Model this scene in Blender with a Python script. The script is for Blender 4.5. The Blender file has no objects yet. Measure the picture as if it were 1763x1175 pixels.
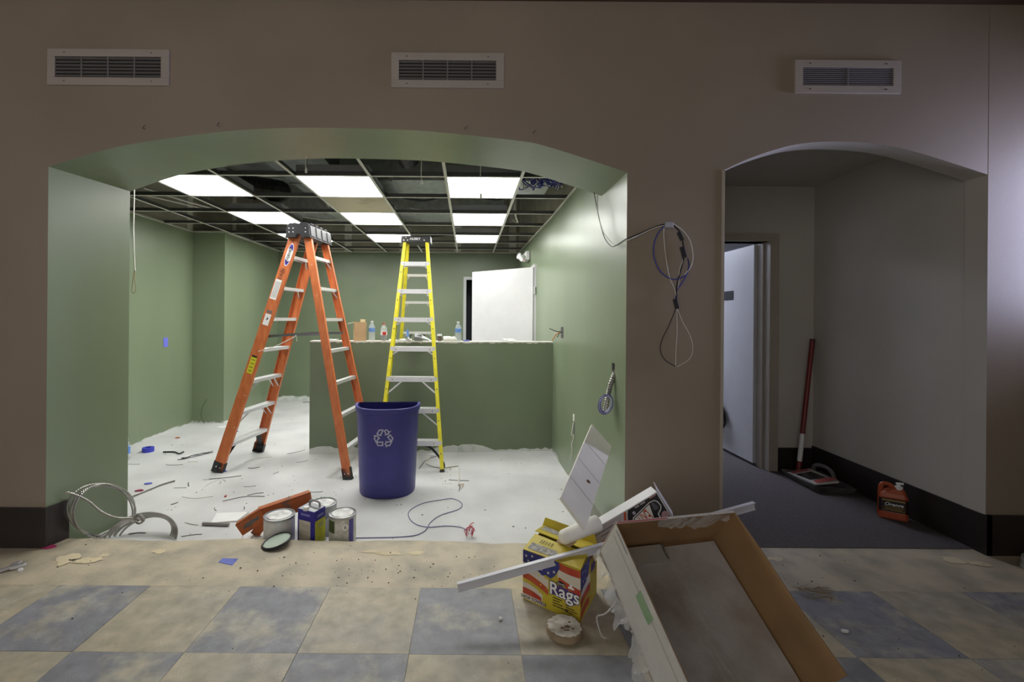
import bpy, bmesh, math, random
from mathutils import Vector, Matrix
random.seed(7)
scene = bpy.context.scene
COL = scene.collection

# ------------------------------------------------------------------ camera, world, exposure
FPX, CU, CV, CAMZ, ROLL = 783.6, 806.0, 549.0, 1.37, math.radians(0.45)
cam_d = bpy.data.cameras.new('camera'); cam = bpy.data.objects.new('camera', cam_d); COL.objects.link(cam)
cam_d.sensor_width = 36.0; cam_d.lens = 16.0; cam_d.clip_start = 0.05
cam_d.shift_x = (881.5 - CU) / 1763.0
cam_d.shift_y = -(587.5 - CV) / 1763.0
cam.matrix_world = Matrix.Translation((0, 0, CAMZ)) @ Matrix.Rotation(math.radians(90), 4, 'X') @ Matrix.Rotation(ROLL, 4, 'Z')
scene.camera = cam
world = bpy.data.worlds.new('world'); scene.world = world; world.use_nodes = True
bg = world.node_tree.nodes['Background']; bg.inputs[0].default_value = (1.0, 0.96, 0.91, 1); bg.inputs[1].default_value = 0.50
scene.view_settings.view_transform = 'Standard'; scene.view_settings.look = 'None'
scene.view_settings.exposure = 1.05; scene.view_settings.gamma = 1.0; scene.view_settings.use_curve_mapping = False
PANEL = 8.0          # brightness of the ceiling light panels

# daylight entering through the side window of the front room (the opening is in wall_right)
ld = bpy.data.lights.new('window_daylight', 'AREA'); ld.shape = 'RECTANGLE'; ld.size = 1.2; ld.size_y = 0.3
ld.energy = 7.5; ld.spread = math.radians(75); ld.color = (0.66, 0.68, 1.0)
lo = bpy.data.objects.new('window_daylight', ld); COL.objects.link(lo)
lo.location = (4.35, 2.47, 2.05); lo.rotation_euler = (0, math.radians(90), math.radians(-8))

S_, C_ = math.sin(ROLL), math.cos(ROLL)
def W(u, v, Y):
    du, dv = u - CU, v - CV
    return Vector(((du * C_ + dv * S_) * Y / FPX, Y, CAMZ - (-du * S_ + dv * C_) * Y / FPX))
def Fl(u, v, z=0.0):
    du, dv = u - CU, v - CV
    return W(u, v, (CAMZ - z) * FPX / (-du * S_ + dv * C_))
GZ = -0.07            # green room floor
YF, YB = 2.684, 3.20  # front wall faces
CEIL = 2.509

# ------------------------------------------------------------------ materials
def lin(c):
    return tuple(((x / 255.0) / 12.92 if x / 255.0 <= 0.04045 else ((x / 255.0 + 0.055) / 1.055) ** 2.4) for x in c)
MATS = {}
def mat(name, rgb, rough=0.5, metal=0.0, var=0.0, scale=6.0, bump=0.0, bscale=60.0, rgb2=None, stretch=(1, 1, 1), lo=0.4, hi=0.6, spec=0.5, coord='Object', alpha=None, trans=0.0, coat=0.0, detail=6.0):
    if name in MATS: return MATS[name]
    m = bpy.data.materials.new(name); m.use_nodes = True; nt = m.node_tree; N = nt.nodes; L = nt.links
    p = N['Principled BSDF']; c = lin(rgb)
    p.inputs['Roughness'].default_value = rough; p.inputs['Metallic'].default_value = metal
    p.inputs['Specular IOR Level'].default_value = spec; p.inputs['Transmission Weight'].default_value = trans
    p.inputs['Coat Weight'].default_value = coat
    tc = N.new('ShaderNodeTexCoord'); mp = N.new('ShaderNodeMapping'); mp.inputs['Scale'].default_value = stretch
    L.new(tc.outputs[coord], mp.inputs[0])
    nz = N.new('ShaderNodeTexNoise'); nz.inputs['Scale'].default_value = scale; nz.inputs['Detail'].default_value = detail
    L.new(mp.outputs[0], nz.inputs['Vector'])
    rp = N.new('ShaderNodeValToRGB'); e = rp.color_ramp.elements
    e[0].position = lo; e[1].position = hi
    if rgb2 is None:
        a = tuple(max(0, x * (1 - var)) for x in c); b = tuple(min(1, x * (1 + var)) for x in c)
    else: a, b = c, lin(rgb2)
    e[0].color = (*a, 1); e[1].color = (*b, 1)
    L.new(nz.outputs['Fac'], rp.inputs[0]); L.new(rp.outputs[0], p.inputs['Base Color'])
    if bump:
        n2 = N.new('ShaderNodeTexNoise'); n2.inputs['Scale'].default_value = bscale; n2.inputs['Detail'].default_value = 4
        L.new(mp.outputs[0], n2.inputs['Vector'])
        bp = N.new('ShaderNodeBump'); bp.inputs['Strength'].default_value = bump; bp.inputs['Distance'].default_value = 0.01
        L.new(n2.outputs['Fac'], bp.inputs['Height']); L.new(bp.outputs[0], p.inputs['Normal'])
    if alpha is not None:
        p.inputs['Alpha'].default_value = alpha
    MATS[name] = m; return m
def emat(name, rgb, strength):
    if name in MATS: return MATS[name]
    m = bpy.data.materials.new(name); m.use_nodes = True; p = m.node_tree.nodes['Principled BSDF']
    p.inputs['Base Color'].default_value = (*lin(rgb), 1)
    p.inputs['Emission Color'].default_value = (*lin(rgb), 1); p.inputs['Emission Strength'].default_value = strength
    MATS[name] = m; return m
def film(name, rgb, opacity, rough=0.12, bump=0.6, bscale=30, stretch=(1, 1, 1)):
    if name in MATS: return MATS[name]
    m = bpy.data.materials.new(name); m.use_nodes = True; nt = m.node_tree; N = nt.nodes; L = nt.links
    p = N['Principled BSDF']; p.inputs['Base Color'].default_value = (*lin(rgb), 1); p.inputs['Roughness'].default_value = rough
    p.inputs['Specular IOR Level'].default_value = 1.0; p.inputs['Alpha'].default_value = opacity
    tc = N.new('ShaderNodeTexCoord'); mp = N.new('ShaderNodeMapping'); mp.inputs['Scale'].default_value = stretch; L.new(tc.outputs['Object'], mp.inputs[0])
    n2 = N.new('ShaderNodeTexNoise'); n2.inputs['Scale'].default_value = bscale; n2.inputs['Detail'].default_value = 5
    n2.inputs['Distortion'].default_value = 1.5
    L.new(mp.outputs[0], n2.inputs['Vector'])
    bp = N.new('ShaderNodeBump'); bp.inputs['Strength'].default_value = bump; bp.inputs['Distance'].default_value = 0.02
    L.new(n2.outputs['Fac'], bp.inputs['Height']); L.new(bp.outputs[0], p.inputs['Normal'])
    MATS[name] = m; return m
def tile_mat(name, base, glue, glue_lo, glue_hi, speck, seedscale=3.0):
    """worn floor tile: base colour, patches of old adhesive, fine speckles; varies per tile"""
    if name in MATS: return MATS[name]
    m = bpy.data.materials.new(name); m.use_nodes = True; nt = m.node_tree; N = nt.nodes; L = nt.links
    p = N['Principled BSDF']; p.inputs['Roughness'].default_value = 0.5
    tc = N.new('ShaderNodeTexCoord'); oi = N.new('ShaderNodeObjectInfo')
    vm = N.new('ShaderNodeVectorMath'); vm.operation = 'MULTIPLY_ADD'
    cb = N.new('ShaderNodeCombineXYZ'); L.new(oi.outputs['Random'], cb.inputs[0]); L.new(oi.outputs['Random'], cb.inputs[2])
    vm.inputs[1].default_value = (37, 11, 53); L.new(cb.outputs[0], vm.inputs[0]); L.new(tc.outputs['Object'], vm.inputs[2])
    n1 = N.new('ShaderNodeTexNoise'); n1.inputs['Scale'].default_value = seedscale; n1.inputs['Detail'].default_value = 9; n1.inputs['Roughness'].default_value = 0.66
    L.new(vm.outputs[0], n1.inputs['Vector'])
    r1 = N.new('ShaderNodeValToRGB'); r1.color_ramp.elements[0].position = glue_lo; r1.color_ramp.elements[1].position = glue_hi
    L.new(n1.outputs['Fac'], r1.inputs[0])
    mx = N.new('ShaderNodeMix'); mx.data_type = 'RGBA'; mx.inputs[6].default_value = (*lin(base), 1); mx.inputs[7].default_value = (*lin(glue), 1)
    L.new(r1.outputs[0], mx.inputs[0])
    n2 = N.new('ShaderNodeTexVoronoi'); n2.inputs['Scale'].default_value = 150; L.new(vm.outputs[0], n2.inputs['Vector'])
    r2 = N.new('ShaderNodeValToRGB'); r2.color_ramp.elements[0].position = 0.02; r2.color_ramp.elements[0].color = (1, 1, 1, 1)
    r2.color_ramp.elements[1].position = 0.34; r2.color_ramp.elements[1].color = (0, 0, 0, 1); L.new(n2.outputs['Distance'], r2.inputs[0])
    n3 = N.new('ShaderNodeTexNoise'); n3.inputs['Scale'].default_value = 7; L.new(vm.outputs[0], n3.inputs['Vector'])
    r3 = N.new('ShaderNodeValToRGB'); r3.color_ramp.elements[0].position = 0.48; r3.color_ramp.elements[1].position = 0.62; L.new(n3.outputs['Fac'], r3.inputs[0])
    ml = N.new('ShaderNodeMath'); ml.operation = 'MULTIPLY'; L.new(r2.outputs[0], ml.inputs[0]); L.new(r3.outputs[0], ml.inputs[1])
    ml2 = N.new('ShaderNodeMath'); ml2.operation = 'MULTIPLY'; L.new(ml.outputs[0], ml2.inputs[0]); ml2.inputs[1].default_value = 0.75
    mx2 = N.new('ShaderNodeMix'); mx2.data_type = 'RGBA'; mx2.inputs[7].default_value = (*lin(speck), 1)
    L.new(ml2.outputs[0], mx2.inputs[0]); L.new(mx.outputs[2], mx2.inputs[6])
    n4 = N.new('ShaderNodeTexNoise'); n4.inputs['Scale'].default_value = 14; n4.inputs['Detail'].default_value = 10; L.new(vm.outputs[0], n4.inputs['Vector'])
    mr = N.new('ShaderNodeMapRange'); mr.inputs[1].default_value = 0.3; mr.inputs[2].default_value = 0.7; mr.inputs[3].default_value = 0.78; mr.inputs[4].default_value = 1.15
    L.new(n4.outputs['Fac'], mr.inputs[0])
    hs = N.new('ShaderNodeHueSaturation'); L.new(mr.outputs[0], hs.inputs['Value']); L.new(mx2.outputs[2], hs.inputs['Color'])
    L.new(hs.outputs[0], p.inputs['Base Color'])
    MATS[name] = m; return m

TAN = mat('tan_wall_paint', (146, 134, 121), 0.42, var=0.05, scale=1.2, bump=0.05, bscale=220)
GREEN = mat('green_wall_paint', (124, 137, 110), 0.35, var=0.05, scale=1.5, bump=0.06, bscale=25, stretch=(1, 1, 0.25), spec=0.8)
GREENF = mat('green_wall_paint_flat', (108, 120, 96), 0.40, var=0.05, scale=1.5, bump=0.05, bscale=90)
OFFW = mat('corridor_wall_paint', (188, 184, 176), 0.6, var=0.03, scale=2)
WHITEP = mat('white_paint', (206, 206, 208), 0.45, var=0.02)
CREAM = mat('cream_frame_paint', (168, 160, 146), 0.45, var=0.03)
DRYW = mat('bare_drywall', (150, 146, 132), 0.85, var=0.12, scale=3)
TAPEW = mat('joint_compound', (208, 205, 196), 0.85, var=0.06, scale=8)
PRIMER = mat('unpainted_wall_base', (206, 208, 204), 0.7, rgb2=(150, 170, 160), scale=7, lo=0.55, hi=0.75)
CONC = mat('grey_concrete', (214, 214, 214), 0.55, rgb2=(190, 190, 190), scale=2.2, lo=0.35, hi=0.75, bump=0.12, bscale=70, detail=10)
SCREED = mat('tan_screed', (196, 184, 158), 0.55, rgb2=(160, 152, 134), scale=5.5, lo=0.40, hi=0.66, bump=0.2, bscale=60, detail=12)
CARPET = mat('charcoal_carpet', (100, 95, 95), 0.95, var=0.25, scale=240, bump=0.6, bscale=300, spec=0.1)
BASEB = mat('dark_vinyl_base', (44, 38, 37), 0.35, var=0.1, scale=5)
DECK = mat('dark_roof_deck', (130, 130, 132), 0.7, var=0.25, scale=3)
GALV = mat('galvanised_steel', (186, 190, 190), 0.32, metal=0.45, var=0.12, scale=14)
GRIDW = mat('white_grid_steel', (214, 214, 205), 0.45, var=0.02)
BLACKP = mat('black_plastic', (38, 38, 42), 0.45, var=0.1, scale=30)
DARK = mat('duct_dark', (18, 18, 19), 0.8)
ALU = mat('aluminium', (222, 222, 224), 0.38, metal=0.35, var=0.06, scale=20, stretch=(1, 12, 12))
ORANGE = mat('orange_fibreglass', (212, 122, 70), 0.42, rgb2=(192, 98, 54), scale=9, lo=0.35, hi=0.7, stretch=(3, 3, 1))
YELLOW = mat('yellow_fibreglass', (232, 220, 52), 0.42, var=0.06, scale=18)
CHROME = mat('chrome', (225, 225, 228), 0.25, metal=0.7, var=0.03)
WHITEPL = mat('white_plastic', (232, 232, 232), 0.4, var=0.02)
PAPER = mat('white_paper', (238, 238, 236), 0.8, var=0.02)
BLUEW = mat('blue_wire', (66, 74, 160), 0.4, var=0.1)
BLACKW = mat('black_wire', (26, 26, 30), 0.5, var=0.1)
WHITEW = mat('white_wire', (214, 212, 204), 0.5, var=0.05)
CARD = mat('cardboard', (140, 112, 78), 0.8, var=0.1, scale=5, bump=0.25, bscale=25, stretch=(1, 1, 8))
RIVET = mat('rivet_steel', (120, 120, 125), 0.3, metal=0.8)

# ------------------------------------------------------------------ mesh helpers
class MB:
    def __init__(s): s.v = []; s.f = []; s.mi = []
    def add(s, verts, faces, mi=0):
        o = len(s.v); s.v += [tuple(p) for p in verts]
        for f in faces: s.f.append([i + o for i in f]); s.mi.append(mi)
        return s
    def box(s, lo, hi, mi=0):
        x0, y0, z0 = lo; x1, y1, z1 = hi
        return s.add([(x0,y0,z0),(x1,y0,z0),(x1,y1,z0),(x0,y1,z0),(x0,y0,z1),(x1,y0,z1),(x1,y1,z1),(x0,y1,z1)],
                     [(0,3,2,1),(4,5,6,7),(0,1,5,4),(1,2,6,5),(2,3,7,6),(3,0,4,7)], mi)
    def obox(s, c, ax, ay, az, hx, hy, hz, mi=0):
        c = Vector(c); P = []
        for sz in (-1, 1):
            for sx, sy in ((-1,-1),(1,-1),(1,1),(-1,1)):
                P.append(c + Vector(ax) * hx * sx + Vector(ay) * hy * sy + Vector(az) * hz * sz)
        return s.add(P, [(0,3,2,1),(4,5,6,7),(0,1,5,4),(1,2,6,5),(2,3,7,6),(3,0,4,7)], mi)
    def bar(s, p0, p1, wdir, w, t, mi=0):
        p0, p1 = Vector(p0), Vector(p1); d = (p1 - p0).normalized()
        wd = Vector(wdir); wd = (wd - d * wd.dot(d)).normalized(); td = d.cross(wd)
        return s.obox((p0 + p1) / 2, wd, td, d, w / 2, t / 2, (p1 - p0).length / 2, mi)
    def extr(s, p0, p1, prof, a, b, mi=0):
        """extrude closed 2-D profile (in axes a, b) from p0 to p1"""
        p0, p1, a, b = Vector(p0), Vector(p1), Vector(a), Vector(b); n = len(prof)
        V = [p0 + a * x + b * y for x, y in prof] + [p1 + a * x + b * y for x, y in prof]
        F = [(i, (i + 1) % n, n + (i + 1) % n, n + i) for i in range(n)] + [list(range(n))[::-1], list(range(n, 2 * n))]
        return s.add(V, F, mi)
    def loft(s, A, B, mi=0, caps=True, mi_cap=None):
        n = len(A)
        s.add(list(A) + list(B), [(i, (i + 1) % n, n + (i + 1) % n, n + i) for i in range(n)], mi)
        if caps: s.add(A, [list(range(n))[::-1]], mi if mi_cap is None else mi_cap); s.add(B, [list(range(n))], mi if mi_cap is None else mi_cap)
        return s
    def poly(s, P, mi=0): return s.add(P, [list(range(len(P)))], mi)
    def tube(s, pts, r, n=8, mi=0, caps=True, rings=None):
        pts = [Vector(p) for p in pts]; m = len(pts)
        t0 = (pts[1] - pts[0]).normalized(); up = Vector((0, 0, 1)) if abs(t0.z) < 0.9 else Vector((1, 0, 0))
        nrm = (up - t0 * up.dot(t0)).normalized(); V = []
        for i, p in enumerate(pts):
            t = (pts[min(i + 1, m - 1)] - pts[max(i - 1, 0)])
            t = t.normalized() if t.length > 1e-9 else t0
            nrm = nrm - t * nrm.dot(t)
            nrm = nrm.normalized() if nrm.length > 1e-6 else t.orthogonal().normalized()
            bn = t.cross(nrm); rr = r if rings is None else r * (1.0 if i % 2 else rings)
            for k in range(n):
                a = 2 * math.pi * k / n; V.append(p + (nrm * math.cos(a) + bn * math.sin(a)) * rr)
        F = []
        for i in range(m - 1):
            for k in range(n):
                F.append((i * n + k, i * n + (k + 1) % n, (i + 1) * n + (k + 1) % n, (i + 1) * n + k))
        if caps: F += [list(range(n))[::-1], list(range((m - 1) * n, m * n))]
        return s.add(V, F, mi)
    def lathe(s, prof, n=24, org=(0, 0, 0), axis=None, xa=None, mi=0, a0=0.0, a1=2 * math.pi):
        o = Vector(org); az = Vector(axis).normalized() if axis else Vector((0, 0, 1))
        ax = Vector(xa).normalized() if xa else (Vector((1, 0, 0)) if abs(az.x) < 0.9 else Vector((0, 1, 0)))
        ax = (ax - az * ax.dot(az)).normalized(); ay = az.cross(ax)
        full = abs(a1 - a0 - 2 * math.pi) < 1e-6; m = n if full else n + 1; V = []
        for r, z in prof:
            for k in range(m):
                a = a0 + (a1 - a0) * k / n; V.append(o + az * z + (ax * math.cos(a) + ay * math.sin(a)) * r)
        F = []
        for i in range(len(prof) - 1):
            for k in range(n):
                k2 = (k + 1) % m
                F.append((i * m + k, i * m + k2, (i + 1) * m + k2, (i + 1) * m + k))
        if full:
            if prof[0][0] > 1e-5: F.append(list(range(m))[::-1])
            if prof[-1][0] > 1e-5: F.append(list(range((len(prof) - 1) * m, len(prof) * m)))
        return s.add(V, F, mi)
    def build(s, name, mats, parent=None, smooth=False, bevel=0.0, fix=True, origin=None, weld=False):
        me = bpy.data.meshes.new(name); bm = bmesh.new()
        vs = [bm.verts.new(p) for p in s.v]
        for f, mi in zip(s.f, s.mi):
            try: bf = bm.faces.new([vs[i] for i in f]); bf.material_index = mi; bf.smooth = smooth
            except ValueError: pass
        if weld: bmesh.ops.remove_doubles(bm, verts=bm.verts, dist=1e-5)
        if fix: bmesh.ops.recalc_face_normals(bm, faces=bm.faces)
        bm.to_mesh(me); bm.free()
        if not isinstance(mats, (list, tuple)): mats = [mats]
        for m in mats: me.materials.append(m)
        if smooth:
            try: me.set_sharp_from_angle(angle=math.radians(40))
            except Exception: pass
        o = bpy.data.objects.new(name, me); COL.objects.link(o)
        if parent is not None: adopt(o, parent)
        elif origin is not None:
            v = Vector(origin); me.transform(Matrix.Translation(-v)); o.location = v
        if bevel:
            b = o.modifiers.new('bevel', 'BEVEL'); b.width = bevel; b.segments = 2; b.limit_method = 'ANGLE'
        return o
def adopt(o, parent):
    o.parent = parent
    loc = Vector(); q = parent
    while q is not None: loc += q.location; q = q.parent
    # parts are modelled in place: keep them there
    if parent.type == 'EMPTY' or parent.location.length > 0: o.matrix_parent_inverse = Matrix.Translation(-loc)
def tag(o, label, cat, group=None, kind=None):
    o['label'] = label; o['category'] = cat
    if group: o['group'] = group
    if kind: o['kind'] = kind
    return o
def thing(name, label, cat, loc, group=None):
    o = bpy.data.objects.new(name, None); COL.objects.link(o); o.location = loc; o.empty_display_size = 0.1
    return tag(o, label, cat, group)
def struct(o, label=None):
    o['kind'] = 'structure'
    if label: o['label'] = label
    return o
def sgroup(name, loc=(0, 0, 0)):
    o = bpy.data.objects.new(name, None); COL.objects.link(o); o.location = loc; return struct(o)
def spline(pts, n=8, closed=False):
    P = [Vector(p) for p in pts]; out = []; m = len(P)
    for i in range(m if closed else m - 1):
        if closed: a, b, c, d = P[(i - 1) % m], P[i], P[(i + 1) % m], P[(i + 2) % m]
        else: a, b, c, d = P[max(i - 1, 0)], P[i], P[i + 1], P[min(i + 2, m - 1)]
        for k in range(n):
            t = k / n
            out.append(0.5 * ((2 * b) + (-a + c) * t + (2 * a - 5 * b + 4 * c - d) * t * t + (-a + 3 * b - 3 * c + d) * t ** 3))
    if not closed: out.append(P[-1])
    else: out.append(out[0].copy())
    return out
def pixtube(mb, pix, Y, r, n=6, sub=8, jit=0.0):
    pts = []
    for q in pix:
        y = q[2] if len(q) > 2 else Y
        p = W(q[0], q[1], y); pts.append(p)
    mb.tube(spline(pts, sub), r, n); return mb
def text_part(name, body, size, m, parent, org, xd, yd, align='CENTER', lift=0.0008, shear=0.0, bold=0.0, sx=1.0):
    cu = bpy.data.curves.new(name, 'FONT'); cu.body = body; cu.size = size; cu.align_x = align; cu.align_y = 'CENTER'
    cu.shear = shear; cu.offset = bold; cu.resolution_u = 3
    ob = bpy.data.objects.new(name, cu); COL.objects.link(ob)
    bpy.context.view_layer.update()
    me = bpy.data.meshes.new_from_object(ob.evaluated_get(bpy.context.evaluated_depsgraph_get()))
    bpy.data.objects.remove(ob); bpy.data.curves.remove(cu)
    xd = Vector(xd).normalized(); yd = Vector(yd); yd = (yd - xd * yd.dot(xd)).normalized(); zd = xd.cross(yd)
    M = Matrix.Identity(4)
    for i in range(3): M[i][0] = xd[i] * sx; M[i][1] = yd[i]; M[i][2] = zd[i]; M[i][3] = org[i] + zd[i] * lift
    me.transform(M); me.materials.clear(); me.materials.append(m)
    o = bpy.data.objects.new(name, me); COL.objects.link(o)
    if parent is not None: adopt(o, parent)
    return o
X3, Y3, Z3 = Vector((1, 0, 0)), Vector((0, 1, 0)), Vector((0, 0, 1))

def single(mb, name, mats, label, cat, group=None, smooth=False, bevel=0.0, weld=False):
    xs = [p[0] for p in mb.v]; ys = [p[1] for p in mb.v]; zs = [p[2] for p in mb.v]
    o = mb.build(name, mats, smooth=smooth, bevel=bevel, weld=weld, origin=((min(xs) + max(xs)) / 2, (min(ys) + max(ys)) / 2, min(zs)))
    return tag(o, label, cat, group)

# ================================================================== STRUCTURE
# ---- front wall with the two arches
A1 = [(81,287),(84,286),(194,255),(286,239),(383,227),(485,220.5),(587,220.5),(715,224.6),(817,234),(900,243.5),(937,251),(1014,275),(1078,297)]
A2 = [(1245.5,292.8),(1288,274),(1332,258.7),(1373,248.5),(1421,244),(1475.4,245),(1526,250),(1577.5,262),(1628.6,277.5),(1695,301)]
a1 = [W(u, v, YF) for u, v in [A1[0]] + A1[2:]]
a2 = [W(u, v, YF) for u, v in A2]
XL1, XR1, XL2, XR2 = W(81, 590, YF).x, 0.9316, W(1245, 590, YF).x, W(1699, 620, YF).x
a1[0].x = XL1; a1[-1].x = XR1; a2[0].x = XL2; a2[-1].x = XR2
a1 = spline(a1, 4); a2 = spline(a2, 4)
TOPZ = 3.62
def xz(p): return (p.x, p.z)
f1 = [(-4.6, -0.3), (XL1, -0.3)] + [xz(p) for p in a1] + [(XR1, -0.3), (1.22, -0.3), (1.22, TOPZ), (-4.6, TOPZ)]
def splay(x):   # the left jamb narrows slightly towards the back
    return x + 0.098 * max(0.0, min(1.0, (-1.6 - x) / (-1.6 - XL1))) if x > -4 else x
mb = MB()
F = [(x, YF, z) for x, z in f1]; Bk = [(splay(x), YB, z) for x, z in f1]
n = len(F)
mb.add(F, [list(range(n))], 0)
mb.add(Bk, [list(range(n))[::-1]], 1)
mb.add(F + Bk, [(i, (i + 1) % n, n + (i + 1) % n, n + i) for i in range(n)], 1)
struct(mb.build('wall_front', [TAN, GREEN], fix=False, smooth=False))
f2 = [(1.22, -0.3), (XL2, -0.3)] + [xz(p) for p in a2] + [(XR2, -0.3), (4.9, -0.3), (4.9, TOPZ), (1.22, TOPZ)]
YB2 = 2.81
mb = MB(); F = [(x, YF, z) for x, z in f2]; Bk = [(x, YB2, z) for x, z in f2]; n = len(F)
mb.add(F, [list(range(n))], 0); mb.add(Bk, [list(range(n))[::-1]], 1)
mb.add(F + Bk, [(i, (i + 1) % n, n + (i + 1) % n, n + i) for i in range(n)], 1)
struct(mb.build('wall_front_right', [TAN, OFFW], fix=False))
# thin pale edge bead down the left side of the small arch
mb = MB(); mb.box((XL2 - 0.016, YF - 0.004, 0.0), (XL2 + 0.002, YB2, a2[0].z))
struct(mb.build('trim_1', CREAM))
# dark timber band high on the front wall, front-room ceiling
mb = MB(); mb.box((-4.6, YF - 0.05, 3.247), (4.9, YF, 3.33)); mb.box((-4.6, YF - 0.10, 3.33), (4.9, YF, 3.60))
WOODD = mat('dark_timber', (70, 50, 36), 0.5, var=0.2, scale=6, stretch=(1, 8, 8))
struct(mb.build('trim_2', WOODD))
mb = MB(); mb.box((-4.6, -3.5, 3.58), (4.9, YF, 3.70)); struct(mb.build('ceiling_front', mat('front_ceiling_paint', (150, 138, 120), 0.8)))
# side wall of the front room with the window opening that the daylight comes through
mb = MB(); x0, x1 = 3.95, 4.10
mb.box((x0, -3.5, -0.3), (x1, YF, 1.30)); mb.box((x0, -3.5, 2.75), (x1, YF, 3.6)); mb.box((x0, -3.5, 1.30), (x1, 2.32, 2.75)); mb.box((x0, 2.62, 1.30), (x1, YF, 2.75))  # run on towards the camera, out of view, to block ambient light
struct(mb.build('wall_right', TAN))
mb = MB(); mb.box((1.25, -1.95, -0.3), (3.95, -1.8, 3.6)); struct(mb.build('wall_rear_light_block', TAN)); mb = MB(); mb.box((-4.75, -0.6, -0.3), (-4.6, YF, 3.6)); struct(mb.build('wall_left_light_block', TAN))  # unseen rear and left walls, added to hold back ambient light
mb = MB(); mb.box((XR2 - .0005, YF - .0006, a2[-1].z), (XR2 + .0008, YF + .001, 3.25)); mb.build('panel_seam', mat('seam_dark', (118, 106, 92), .6), bpy.data.objects['wall_front_right'])

# ---- green room walls
ZT = 3.5
RW = [(XR1, YB), (0.93, 5.0), (0.865, 7.9)]            # right wall plan
DR0, DR1 = 6.12, 7.05                                  # doorway in the right wall
def rx(y):
    for (xa, ya), (xb, yb) in zip(RW[:-1], RW[1:]):
        if y <= yb: return xa + (xb - xa) * (y - ya) / (yb - ya)
    return RW[-1][0]
mb = MB()
def wslab(ya, yb, z0, z1): # right wall pieces (0.12 thick)
    mb.add([(rx(ya), ya, z0), (rx(yb), yb, z0), (rx(yb) + .12, yb, z0), (rx(ya) + .12, ya, z0), (rx(ya), ya, z1), (rx(yb), yb, z1), (rx(yb) + .12, yb, z1), (rx(ya) + .12, ya, z1)],
           [(0,3,2,1),(4,5,6,7),(0,1,5,4),(1,2,6,5),(2,3,7,6),(3,0,4,7)])
wslab(YB - 0.002, 5.0, -0.3, CEIL + 0.02); wslab(5.0, DR0, -0.3, CEIL + 0.02); wslab(DR0, DR1, 2.06, CEIL + 0.02); wslab(DR1, 8.05, -0.3, CEIL + 0.02)
struct(mb.build('wall_green_right', GREEN))
mb = MB(); wslab(YB, 5.0, CEIL + 0.02, ZT); wslab(5.0, 8.05, CEIL + 0.02, ZT)
wr_up = struct(mb.build('wall_upper_right', DRYW))
mb = MB(); mb.box((rx(DR0) + .9, DR0 - .3, -0.1), (rx(DR0) + 1.0, DR1 + .3, 2.4)); mb.box((rx(DR0) + .12, DR0 - .3, 2.1), (rx(DR0) + 1.0, DR1 + .3, 2.2))
struct(mb.build('wall_side_closet', DARK))
XW, XP, YP, YBK = -3.73, -3.30, 6.16, 7.9
mb = MB()
mb.add([(XW, YB - .3, -.3), (XW, YP, -.3), (XP, YP, -.3), (XP, YBK + .1, -.3), (XW - .2, YBK + .1, -.3), (XW - .2, YB - .3, -.3)] +
       [(XW, YB - .3, CEIL + .02), (XW, YP, CEIL + .02), (XP, YP, CEIL + .02), (XP, YBK + .1, CEIL + .02), (XW - .2, YBK + .1, CEIL + .02), (XW - .2, YB - .3, CEIL + .02)],
       [(i, (i + 1) % 6, 6 + (i + 1) % 6, 6 + i) for i in range(6)] + [(5,4,3,2,1,0), (6,7,8,9,10,11)])
struct(mb.build('wall_green_left', GREEN))
mb = MB()
mb.box((XW - .2, YB - .3, CEIL + .02), (XW - .01, YBK + .1, ZT)); struct(mb.build('wall_upper_left', DRYW))
wul = bpy.data.objects['wall_upper_left']
for i, y in enumerate((3.75, 4.9, 6.05, 7.2)):
    mb = MB(); mb.box((XW - .012, y, CEIL + .02), (XW - .006, y + .11, ZT)); mb.build('joint_strip', TAPEW, wul)
# back wall with the dark doorway
DX0, DX1, DZT = -0.035, 0.80, 2.045
mb = MB()
mb.box((XP - .1, YBK, -.3), (DX0, YBK + .12, CEIL + .02)); mb.box((DX1, YBK, -.3), (1.1, YBK + .12, CEIL + .02)); mb.box((DX0, YBK, DZT), (DX1, YBK + .12, CEIL + .02))
struct(mb.build('wall_green_back', GREENF))
mb = MB(); mb.box((XW - .2, YBK - .005, CEIL + .02), (1.1, YBK + .12, ZT)); o = struct(mb.build('wall_upper_back', DRYW))
for i in range(5):
    mb = MB(); mb.box((-3.1 + i * .95, YBK - .012, CEIL + .02), (-2.98 + i * .95, YBK - .005, ZT)); mb.build('joint_strip', TAPEW, o)
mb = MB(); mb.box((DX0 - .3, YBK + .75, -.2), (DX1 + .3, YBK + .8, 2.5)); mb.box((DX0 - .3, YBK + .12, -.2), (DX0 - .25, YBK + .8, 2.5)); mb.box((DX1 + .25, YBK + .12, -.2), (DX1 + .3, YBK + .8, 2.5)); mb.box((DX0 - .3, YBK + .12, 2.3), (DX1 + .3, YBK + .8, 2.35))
struct(mb.build('wall_back_store', mat('unlit_store_dark', (48, 50, 56), 0.7)))  # dark colour stands for the unlit room behind the doorway
FRAMEG = mat('grey_frame_paint', (176, 178, 178), 0.4, var=0.02)
d1 = sgroup('door_1', (0.4, YBK, GZ))
mb = MB(); mb.box((DX0 - .05, YBK - .02, GZ), (DX0, YBK + .14, DZT + .05)); mb.build('frame_jamb', FRAMEG, d1)
mb = MB(); mb.box((DX1, YBK - .02, GZ), (DX1 + .05, YBK + .14, DZT + .05)); mb.build('frame_jamb', FRAMEG, d1)
mb = MB(); mb.box((DX0, YBK - .02, DZT), (DX1, YBK + .14, DZT + .05)); mb.build('frame_head', FRAMEG, d1)
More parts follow.
